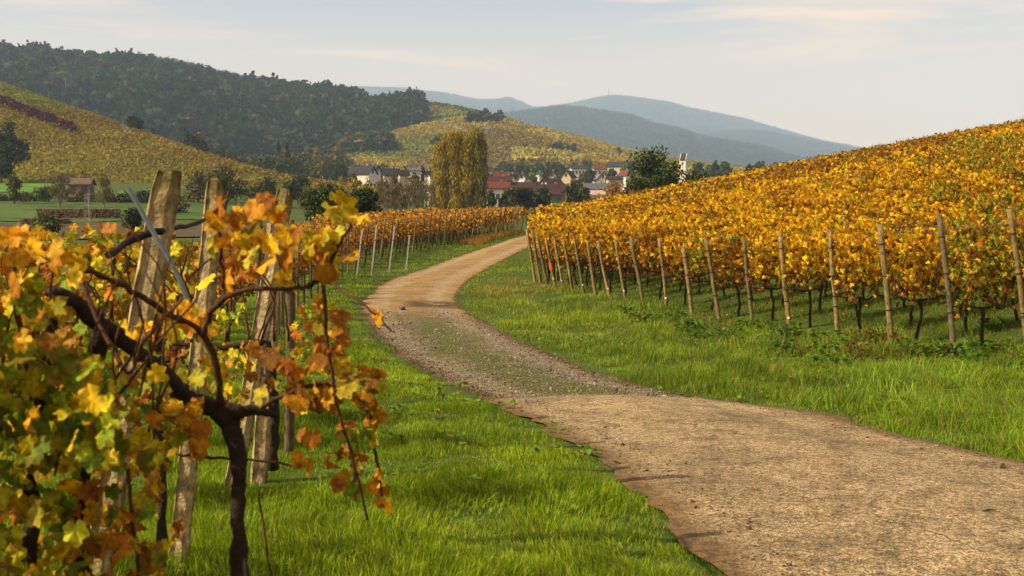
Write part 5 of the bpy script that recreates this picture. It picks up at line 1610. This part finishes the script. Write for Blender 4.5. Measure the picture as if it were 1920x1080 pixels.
# church tower with a saddle roof between stepped gables
d = 480; x = ray(1281, 394)[0]*d; zt = P(1281, 287, d).z; zb = land1(x, d) - 1
t = thing('church_tower', 'white church tower with a dark saddle roof between stepped gables', 'church', (x, d, zb), math.radians(-30))
H = zt - zb; a = Acc(); w = 1.6; ev = H - 3.4
box(a, (-w, -w, 0), (w, w, ev), WHITE)
for sx in (-1, 1):                                  # gable triangles with one small step at each foot
    x0_, x1_ = sx*w - (.3 if sx > 0 else -.02), sx*w + (.02 if sx > 0 else .3) - (.02 if sx > 0 else .0)
    x0_, x1_ = (w-.3, w-.004) if sx > 0 else (-w+.004, -w+.3)
    tri = [(x0_, -w, ev), (x0_, w, ev), (x0_, 0, H-.1), (x1_, -w, ev), (x1_, w, ev), (x1_, 0, H-.1)]
    a.add(tri, [np.array([(0,2,1),(3,4,5)]), np.array([(0,3,5,2),(1,2,5,4)])], WHITE)
    for sy in (-1, 1): box(a, (x0_+.01, sy*w*.8-.3, ev+.003), (x1_-.01, sy*w*.8+.3, ev+.95), WHITE)
a.build('wall', M_PAINT, t)
a = Acc()
for sy in (-1, 1):
    q = [(-w+.3, sy*(w+.25), ev-.15), (w-.3, sy*(w+.25), ev-.15), (w-.3, 0, H-.4), (-w+.3, 0, H-.4)]
    q2 = [(p[0], p[1], p[2]+.2) for p in q]
    a.add(q+q2, np.array([(0,1,2,3),(4,7,6,5),(0,4,5,1),(1,5,6,2),(3,7,4,0)]), SLATE)
a.build('roof', M_ROOF, t)
for rz_, zz in ((0, ev-1.5), (math.pi/2, ev-1.5), (math.pi, ev-1.5), (-math.pi/2, ev-1.5), (0, ev-5), (math.pi/2, ev-5)):
    a = Acc(); box(a, (-.35, -.05, -.75), (.35, .05, .75)); o = a.build('window', M_DARK, t)
    o.location = (w*math.sin(rz_), -w*math.cos(rz_), zz); o.rotation_euler = (0, 0, rz_)

# trees of the village
vt = [
 (661,325,305,34,AUT,'brown round tree in front of the long white house'), (720,306,420,44,GRN,'green tree behind the roofs before the poplars'),
 (760,310,345,15,CON,'small spruce, first of two among the roofs before the poplars'), (794,309,345,13,CON,'small spruce, second of two among the roofs before the poplars'),
 (805,311,420,14,POP,'yellow bush between the spruce and the poplars'), (780,326,300,36,AUT,'orange-tinted tree over the thicket before the poplars'),
 (738,330,290,30,AUT,'olive tree over the thicket in front of the black-roofed house'),
 (921,357,245,26,DKG,'dark shrub under the red-roofed farmhouse'), (960,350,240,34,OLIVE,'olive round tree before the purple-brown barn'),
 (984,352,225,46,DKG,'broad dark tree before the maroon barn'), (1018,350,228,44,DKG,'second broad dark tree before the maroon barn'),
 (946,362,215,26,GRN,'small green tree on the bright meadow strip'), (1076,338,205,40,DKG+OLIVE[:1],'tall dark conifer-like tree beside the utility pole'),
 (1098,352,222,36,DKG+BRN,'brownish tree beside the pale pink shed'), (1002,328,400,28,OLIVE,'olive tree in the village centre'),
 (1092,326,430,30,OLIVE,'olive tree below the large two-storey house'), (1052,318,500,24,GRN,'green tree behind the steep half-timbered gable'),
 (1106,315,540,22,GRN,'green tree between the two-storey house and the red roof'), (1146,316,500,26,GRN,'green tree below the black-roofed cream house'),
 (1178,304,560,34,GRN,'green tree beyond the pink-red roofed house'), (1010,312,560,40,GRN,'hazy green tree above the village centre'),
 (975,310,600,44,GRN,'hazy green tree at the foot of the mid hill'), (940,308,610,40,GRN,'hazy tree near the poplars at the foot of the mid hill'),
 (1046,306,620,34,DKG,'dark hazy tree between the village and the striped vineyard'), (1025,317,470,20,DKG,'dark tree next to the half-timbered gable'),
 (1308,304,520,26,GRN,'round green tree beside the church tower'), (1340,302,620,22,CON,'dark conifer on the ridge beyond the church'),
 (1356,305,620,34,GRN,'bushy tree on the ridge beyond the church'), (1330,311,640,30,GRN,'low tree behind the small white gable'),
 (1404,309,640,24,CON,'dark tree on the ridge near the golden skyline'), (1424,305,640,36,GRN,'wide round tree on the ridge near the golden skyline'),
 (1452,304,640,16,OLIVE,'thin pale tree on the ridge near the golden skyline'), (1362,320,560,50,DKG,'long dark shrub under the ridge beyond the church'),
 (1404,325,560,56,DKG+OLIVE,'dark shrub just over the edge of the golden slope'), (1320,326,480,44,DKG,'dark tree in front of the small white gable'),
 (1440,320,560,40,OLIVE,'olive shrub just over the edge of the golden slope'),
]
for i, (px, yt, d, wp_, pal, lab) in enumerate(vt):
    con = pal is CON
    nm = 'conifer_tree' if con else ('bush' if 'bush' in lab or 'shrub' in lab else 'tree')
    tree(lab, px, yt, d, wp_, pal, int(350 + wp_*16), max(.3, d*.0021), 'cone' if con else 'round', nm, 'bush' if nm == 'bush' else 'tree', None, 9, 900+i, .5)

# log piles, mast, pole, hoarding
def log_pile(label, px0, px1, yb, yt, d, seed):
    rng = np.random.default_rng(seed)
    p0, p1 = P(px0, yb, d), P(px1, yb, d); z = land1((p0.x+p1.x)/2, d)
    t = thing('log_pile', label, 'log pile', ((p0.x+p1.x)/2, d, z), 0)
    ln = p1.x-p0.x; h = (yb-yt)*d/FPX; a = Acc(); r = .16
    ny = max(2, int(h/(2*r*.9))); nx = int(ln/(2*r))
    for j in range(ny):
        for i in range(nx):
            if j > ny*.6 and rng.random() < .25: continue
            x = -ln/2 + (i+.5*(j % 2))*2*r; rr = r*rng.uniform(.7, 1.05)
            tube(a, [(x, -1.2 + rng.normal()*.1, r + j*2*r*.88), (x, 1.2, r + j*2*r*.88)], rr, 6, np.array((.13, .075, .042))*rng.uniform(.5, 1.3))
    a.build('logs', M_WOOD, t)
log_pile('long dark stack of logs lying across the valley meadow', 76, 224, 408, 389, 150, 1)
log_pile('short stack of logs with pale tops, in front of the long stack', 48, 130, 417, 404, 138, 2)
d = 140; x = ray(164, 394)[0]*d; zb = land1(x, d); h = P(164, 362, d).z - zb
t = thing('lattice_mast', 'slim pale lattice mast standing in the valley meadow', 'mast', (x, d, zb))
a = Acc(); b = Acc()
for sx, sy in ((-1,-1),(1,-1),(1,1),(-1,1)):
    tube(a, [(sx*.42, sy*.42, -.2), (sx*.2, sy*.2, h)], .05, 4, (.26,.24,.20))
for i in range(9):
    z0, z1 = h*i/9, h*(i+1)/9; w0, w1 = .42-.22*i/9, .42-.22*(i+1)/9
    for sy in (-1, 1):
        tube(b, [(-w0*(-1)**i, sy*w0, z0), (w1*(-1)**i, sy*w1, z1)], .03, 3, (.26,.24,.20)); tube(b, [(sy*w0, -w0*(-1)**i, z0), (sy*w1, w1*(-1)**i, z1)], .03, 3, (.26,.24,.20))
a.build('legs', M_METAL, t); b.build('bracing', M_METAL, t)
d = 150; x = ray(1061, 394)[0]*d; zb = land1(x, d); h = P(1061, 362, d).z - zb
t = thing('utility_pole', 'thin wooden utility pole beside the tall dark tree', 'pole', (x, d, zb))
a = Acc(); tube(a, [(0, 0, -.5), (0, 0, h)], [.13, .09], 6, (.16,.13,.09)); a.build('pole', M_WOOD, t)
a = Acc(); box(a, (-.5, -.05, h-.5), (.5, .05, h-.4), (.12,.10,.08)); a.build('crossarm', M_WOOD, t)
d = 140; p = P(1043, 384, d); zb = land1(p.x, d)
t = thing('green_container', 'small turquoise-green container beside the utility pole', 'container', (p.x, d, zb))
h = max(1.2, P(1043, 378, d).z - zb); a = Acc(); box(a, (-.6, -.4, 0), (.6, .4, h), (.01,.20,.13))
for i in range(5): box(a, (-.55+i*.25, -.44, .1), (-.47+i*.25, -.40, h-.1), (.01,.16,.11))
a.build('body', M_PAINT, t); a = Acc(); box(a, (-.66, -.46, h+.003), (.66, .46, h+.1), (.01,.15,.10)); a.build('lid', M_PAINT, t)
d = 8250; x = ray(1141, 180)[0]*d; zb = float(H_FAR.z(np.array([x]), np.array([8250.]))[0])
t = thing('transmitter_mast', 'tall transmitter mast on the highest far mountain', 'mast', (x, d, zb))
h = P(1141, 163, d).z - zb
a = Acc(); tube(a, [(0, 0, -5), (0, 0, h*.45), (0, 0, h)], [4.0, 3.2, 1.6], 6, (.12,.12,.12)); a.build('mast', M_METAL, t)
a = Acc(); tube(a, [(0, 0, h*.42), (0, 0, h*.5)], 6, 8, (.12,.12,.12)); a.build('platform', M_METAL, t)

# ------------------------------------------------------------------ pale farm tracks and the red-leaved strip on the vineyard hills
def ribbon(name, hill, pts, w, mat, dz):
    q = []
    for px, py in pts:                                   # walk outward along each line of sight until it meets the hill
        s, e = ray(px, py); dd = np.linspace(250, 1300, 4000)
        hz = hill.z(s*dd, dd); u = hill.u(s*dd, dd); hit = np.where((EYE + e*dd <= hz) & (u > -.05))[0]
        if len(hit): q.append((s*dd[hit[0]], dd[hit[0]]))
    q = np.array(q); n = (len(q)-1)*12+1
    tt = np.arange(len(q)); t2 = np.linspace(0, len(q)-1, n)
    x, y = np.interp(t2, tt, q[:, 0]), np.interp(t2, tt, q[:, 1])
    dx, dy = np.gradient(x), np.gradient(y); ln = np.hypot(dx, dy)+1e-9
    X = np.stack([x - dy/ln*w*o for o in (-.5, -.17, .17, .5)], 1); Y = np.stack([y + dx/ln*w*o for o in (-.5, -.17, .17, .5)], 1)
    return tag(sheet(name, X, Y, hill.z, mat, None, dz), kind='structure')
M_TRACK = field_mat('pale_track_surface', [(.3, (.15, .14, .115)), (.7, (.22, .20, .165))], .2)
ribbon('farm_track', H_VINE, [(234,241),(241,247),(247,255)], 5, M_TRACK, .9)
ribbon('farm_track', H_MID, [(829,228),(842,236),(860,243),(878,252),(890,262)], 6, M_TRACK, 1.2)
ribbon('farm_track', H_MID, [(909,230),(914,240),(916,245)], 6, M_TRACK, 1.2)
ribbon('farm_track', H_MID, [(1150,292),(1162,289),(1168,287)], 5, M_TRACK, 1.2)

# ------------------------------------------------------------------ vines on the distant hills, in rows
def hill_rows(label, hill, xr, yr, rowgap, step, ang, size, n_per, colf, rng, dens=1.0, hgt=1.6):
    a0, a1 = -1600, 1600
    c, s = math.cos(ang), math.sin(ang)
    u = np.arange(-900, 900, step); v = np.arange(-900, 900, rowgap)
    U, Vv = np.meshgrid(u, v); cx, cy = (xr[0]+xr[1])/2, (yr[0]+yr[1])/2
    x = (cx + U*c - Vv*s).ravel(); y = (cy + U*s + Vv*c).ravel()
    sl = x/np.maximum(y, 1); uu = hill.u(x, y)
    ok = (sl > max(hill.smin, -.53)) & (sl < min(hill.smax, .53)) & (uu > .0) & (uu < 1.06) & (rng.random(len(x)) < dens)
    x, y = x[ok], y[ok]
    x = np.repeat(x, n_per); y = np.repeat(y, n_per); n = len(x)
    j = rng.normal(size=n)*step*.45; pj = rng.normal(size=n)*rowgap*.11
    x = x + j*c - pj*s; y = y + j*s + pj*c
    z = hill.z(x, y) + rng.uniform(.3, 1, n)*hgt
    col, keep = colf(x, y, rng)
    x, y, z, col = x[keep], y[keep], z[keep], col[keep]; n = len(x)
    acc = Acc()
    N = norm(rdir(rng, n) + np.array([-.3, -.6, .5])); Y = rdir(rng, n)
    scatter(acc, *CARD, np.stack([x, y, z], 1), Y, N, size*rng.uniform(.6, 1.3, n), col)
    return tag(acc.build('vineyard_foliage', M_FAR), label, 'vineyard', None, 'stuff')
rng = np.random.default_rng(61)
# the purple strip of red-leaved vines: between two sight lines on the hill
def red_strip(x, y):
    px = 960 + 1920*x/np.maximum(y, 1); h = H_VINE.z(x, y); py = 394 - (h-EYE)/y*1920
    mid = 193 + (px)*.385
    return (px < 148) & (np.abs(py - mid) < 5)
def colv(x, y, rng):
    c = vine_hill_cols(x, y)*(1 + rng.normal(size=(len(x), 1))*.2)
    c = np.clip(c*np.array([.95, .98, 1.0]), .01, 1)
    r = red_strip(x, y)
    c[r] = np.array((.10, .016, .045))*(1 + rng.normal(size=(r.sum(), 1))*.25)
    keep = rng.random(len(x)) < .9
    return np.clip(c, .006, 1), keep
hill_rows('autumn vines in close rows covering the nearer vineyard hill', H_VINE, (-260, -40), (280, 520), 3.0, 1.2, 1.15, .55, 6, colv, rng)
n = 90000; sl = rng.uniform(-.56, -.41, n); yv = rng.uniform(330, 470, n); xv = sl*yv
m_ = red_strip(xv, yv) & (H_VINE.u(xv, yv) > .05) & (H_VINE.u(xv, yv) < 1)
xv, yv = xv[m_], yv[m_]; n = len(xv); acc = Acc()
scatter(acc, *CARD, np.stack([xv, yv, H_VINE.z(xv, yv) + rng.uniform(.5, 2.2, n)], 1), rdir(rng, n), norm(rdir(rng, n) + np.array([-.3, -.6, .5])), rng.uniform(.5, 1.1, n), pick(rng, [(2,(.07,.016,.030)),(1,(.05,.016,.026))], n, .2))
tag(acc.build('vineyard_foliage', M_FAR), 'purple-red strip of vines slanting across the nearer vineyard hill', 'vineyard', None, 'stuff')
def colm(x, y, rng):
    c = mid_cols(x, y)*(1 + rng.normal(size=(len(x), 1))*.14)
    # gaps: headland paths between plots show green
    px = 960 + 1920*x/np.maximum(y, 1); py = 394 - (H_MID.z(x, y)-EYE)/y*1920
    keep = np.ones(len(x), bool)
    for (x0, y0, x1, y1, w) in ((700, 296, 815, 299, 1.2), (575, 290, 720, 297, 1.0), (760, 272, 818, 276, 1.6), (905, 232, 1000, 246, 1.2), (905, 262, 1120, 300, 1.4), (640, 300, 760, 268, 1.0)):
        t = np.clip((px-x0)/(x1-x0), 0, 1); on = (px > x0) & (px < x1) & (np.abs(py-(y0+(y1-y0)*t)) < w)
        keep &= ~on
    c *= (1 + .25*vnoise(x, y, 14, 71)[:, None])
    return np.clip(c, .006, 1), keep & (rng.random(len(x)) < .95)
hill_rows('golden vine rows covering the rounded hill behind the village', H_MID, (-230, 330), (740, 1045), 5.2, 2.6, .95, 1.35, 5, colm, rng)
def colu(x, y, rng):
    c = up_cols(x, y)*(1 + rng.normal(size=(len(x), 1))*.2)
    px = 960 + 1920*x/np.maximum(y, 1)
    return np.clip(c, .006, 1), (px > 785)
hill_rows('greenish vine rows on the upper shoulder beside the wood', H_UP, (-160, 40), (1020, 1230), 5, 3.2, 1.2, 1.6, 3, colu, rng)
# steep striped plot facing the village
acc = Acc()
for (pa, pb, pc, pd, nrow, nv, ang) in (((955,284),(1010,284),(1040,303),(960,302),8,34,0), ((1012,286),(1060,288),(1110,303),(1050,304),8,34,0)):
    for i in range(nrow):
        f = (i+.5)/nrow
        x0, y0 = pa[0]+(pb[0]-pa[0])*f, pa[1]+(pb[1]-pa[1])*f; x1, y1 = pd[0]+(pc[0]-pd[0])*f, pd[1]+(pc[1]-pd[1])*f
        for g in np.linspace(0, 1, nv):
            px, py = x0+(x1-x0)*g, y0+(y1-y0)*g
            s = ray(px, py)[0]; ub = np.linspace(0, .5, 200)
            yb = float(H_MID.f[1](s)); yt = float(H_MID.f[3](s)); ys_ = yb + (yt-yb)*ub
            hz = H_MID.z(s*ys_, ys_); k = np.argmax(hz >= EYE + ray(px, py)[1]*ys_)
            acc_pt = (s*ys_[k], ys_[k], hz[k] + 2.2)
            scatter(acc, *CARD, np.array([acc_pt]), rdir(rng, 1), np.array([[-.3, -.8, .5]]) + .3*rdir(rng, 1), 2.6, pick(rng, [(2,(.25,.20,.03)),(1,(.21,.15,.025)),(1,(.18,.18,.03))], 1))
tag(acc.build('vineyard_foliage', M_FAR), 'pale striped vine rows on the steep plot facing the village', 'vineyard', None, 'stuff')

# ------------------------------------------------------------------ woods
def make_crowns(rng, kinds, n):
    out = []
    for k in range(kinds):
        a = Acc(); lb = crown_lobes(rng, 1.0, .9, 'round', 5)
        crown(a, rng, lb, n, .17, [(1, (1, 1, 1))], .7, CARD, lobetint=.12)
        out.append((np.concatenate(a.v), a.f[0] if len(a.f) == 1 else np.concatenate(a.f), np.concatenate(a.c)))
    return out
def make_firs(rng, kinds, n):
    out = []
    for k in range(kinds):
        a = Acc(); lb = crown_lobes(rng, 1.0, .36, 'cone', 9)
        crown(a, rng, lb, n, .13, [(1, (1, 1, 1))], .6, CARD, lobetint=.1)
        out.append((np.concatenate(a.v), a.f[0], np.concatenate(a.c)))
    return out
def wood(label, x, y, z, h, cols, tmpls, rng, name='forest'):
    acc = Acc(); which = rng.integers(0, len(tmpls), len(x))
    for k, (V, F, C) in enumerate(tmpls):
        m = np.where(which == k)[0]
        if not len(m): continue
        a = rng.uniform(0, 6.28, len(m)); c, s = np.cos(a)[:, None], np.sin(a)[:, None]; hh = h[m][:, None]; wd = hh*rng.uniform(.8, 1.25, (len(m), 1))
        X = (V[None, :, 0]*c - V[None, :, 1]*s)*wd + x[m][:, None]; Y = (V[None, :, 0]*s + V[None, :, 1]*c)*wd + y[m][:, None]; Z = V[None, :, 2]*hh + z[m][:, None]
        VV = np.stack([X, Y, Z], -1).reshape(-1, 3)
        FF = (F[None] + (np.arange(len(m))*len(V))[:, None, None]).reshape(-1, F.shape[1])
        acc.add(VV, FF, (C[None]*cols[m][:, None, :]*.85).reshape(-1, 3))
    return tag(acc.build(name, M_FAR), label, 'forest', None, 'stuff')
rng = np.random.default_rng(77)
CR = make_crowns(rng, 7, 95); CR2 = make_crowns(rng, 4, 60); FI = make_firs(rng, 3, 60)
WPAL = [(4,(.018,.042,.016)),(3,(.027,.055,.020)),(1.4,(.048,.072,.020)),(.6,(.070,.072,.020)),(.14,(.075,.040,.020)),(.08,(.11,.09,.02)),(1.6,(.010,.026,.013))]
x, y = H_WOOD.sample(rng, 4300, -.04, 1.06)
ok = np.abs(x) < .52*y + 30; x, y = x[ok], y[ok]
u = H_WOOD.u(x, y)
z = H_WOOD.z(x, y); col = pick(rng, WPAL, len(x), .36); 
dark = vnoise(x, y, 160, 3)[:, None]; col = np.clip(col*(1 + .3*dark), .004, 1)
h = rng.uniform(12, 21, len(x)) * np.where((u > .93) & (rng.random(len(x)) < .2), 1.2, 1)
wood('autumn mixed forest of dark round crowns covering the long wooded hill', x, y, z - 1.5, h, col, CR, rng)
x, y = H_WOOD.sample(rng, 500, .3, 1.0); ok = np.abs(x) < .52*y + 30; x, y = x[ok], y[ok]
wood('dark pointed firs scattered through the long wooded hill', x, y, H_WOOD.z(x, y) - 1, rng.uniform(15, 23, len(x)), pick(rng, CON, len(x), .2), FI, rng)
# wood on the shoulder next to the upper vineyard
n = 330; px = rng.uniform(640, 792, n); yy = rng.uniform(1030, 1225, n); x = (px-960)/FPX*yy
z = np.maximum(H_UP.z(x, yy), H_WOOD.z(x, yy)); 
wood('dark wood edge beside the upper vineyard shoulder', x, yy, z - 1, rng.uniform(11, 19, n), pick(rng, WPAL[:3], n, .2)*.9, CR, rng)
for i, (px, yt, wp_) in enumerate(((721, 174, 11), (704, 182, 9), (760, 186, 12), (770, 184, 13), (782, 186, 14), (747, 190, 12))):
    tree('tall dark spruce at the edge of the wood, %s in line toward the vineyard shoulder' % ORD[[2, 1, 4, 5, 6, 3][i]], px, yt, 1215, wp_, CON, 350, 3.0, 'cone', 'conifer_tree', 'tree', 'spruces at the wood edge', 10, 990+i, .5)
# copses on the mid hill
def copse(label, pts, rng, h0, h1, pal, hill=H_MID):
    X, Y = [], []
    for px, py in pts:
        s, e = ray(px, py); dd = np.linspace(700, 1060, 900); hit = np.where(EYE + e*dd <= hill.z(s*dd, dd))[0]
        d = dd[hit[0]] if len(hit) else 1030
        X.append(s*d); Y.append(d)
    X, Y = np.array(X), np.array(Y)
    wood(label, X, Y, hill.z(X, Y) - .8, rng.uniform(h0, h1, len(X)), pick(rng, pal, len(X), .2), CR, rng)
pts = [(rng.uniform(645, 735), 0) for _ in range(70)]
pts = [(px, 284 + (px-645)*(-.05) - rng.uniform(0, 1)*(14 if px > 670 else 6) + 6) for px, _ in pts]
copse('copse of hazy trees in the fold of the rounded hill', pts, rng, 9, 15, GRN + AUT)
copse('small copse of autumn trees on the crest of the rounded hill', [(rng.uniform(878, 938), rng.uniform(225, 231)) for _ in range(20)], rng, 6, 12, DKG + AUT)
copse('scattered bushes along a bank of the rounded hill', [(rng.uniform(1020, 1078), 284 + rng.uniform(-2, 3)) for _ in range(14)] + [(985, 282), (812, 271), (818, 272), (826, 271), (1160, 290)], rng, 4, 8, GRN + DKG)
copse('belt of hedges and trees below the vineyards of the rounded hill', [(rng.uniform(905, 1190), rng.uniform(314, 323)) for _ in range(90)], rng, 3.5, 6.5, GRN + OLIVE)
copse('belt of trees at the foot of the rounded hill before the poplars', [(rng.uniform(590, 660), rng.uniform(312, 320)) for _ in range(34)], rng, 5, 8, OLIVE + AUT + GRN)
n = 520; px = rng.uniform(300, 640, n); d = rng.uniform(560, 830, n); x = (px-960)/FPX*d
wood('belt of mixed autumn trees in the valley below the long wooded hill', x, d, land_z(x, d) - 1, rng.uniform(9, 16, n), pick(rng, GRN + OLIVE + AUT[:2], n, .2), CR, rng)
# far ridges: firs along slopes and skylines
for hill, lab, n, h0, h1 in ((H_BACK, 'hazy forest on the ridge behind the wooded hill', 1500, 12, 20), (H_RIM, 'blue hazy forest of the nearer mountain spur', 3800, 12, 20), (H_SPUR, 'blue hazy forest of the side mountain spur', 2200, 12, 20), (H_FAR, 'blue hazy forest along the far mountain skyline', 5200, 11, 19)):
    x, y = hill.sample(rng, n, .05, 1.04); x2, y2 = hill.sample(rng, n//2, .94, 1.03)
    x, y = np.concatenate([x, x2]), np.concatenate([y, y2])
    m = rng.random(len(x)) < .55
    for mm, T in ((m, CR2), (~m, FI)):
        wood(lab + (', leafy crowns' if T is CR2 else ', pointed firs'), x[mm], y[mm], hill.z(x[mm], y[mm]) - 2, rng.uniform(h0, h1, mm.sum())*(1 if T is FI else .8), pick(rng, WPAL[:2] + CON[:1], mm.sum(), .2)*np.array([.5, .55, .75]), T, rng)  # crown colour darkened and blued for distance, some haze put into it

# ------------------------------------------------------------------ haze: one closed box of even thin air round everything on the ground
m, nt, out = new_mat('valley_haze')
v = nt.nodes.new('ShaderNodeVolumePrincipled')
v.inputs['Color'].default_value = (.50, .68, 1.0, 1)
v.inputs['Density'].default_value = 1.4e-4
v.inputs['Anisotropy'].default_value = 0.0
L(nt, v.outputs[0], out.inputs['Volume'])
a = Acc(); box(a, (-7300, -400, -8), (7300, 9900, 1045))
h = a.build('haze', m)
h['kind'] = 'stuff'; h['label'] = 'thin blue evening haze filling the whole valley'
h.display_type = 'WIRE'
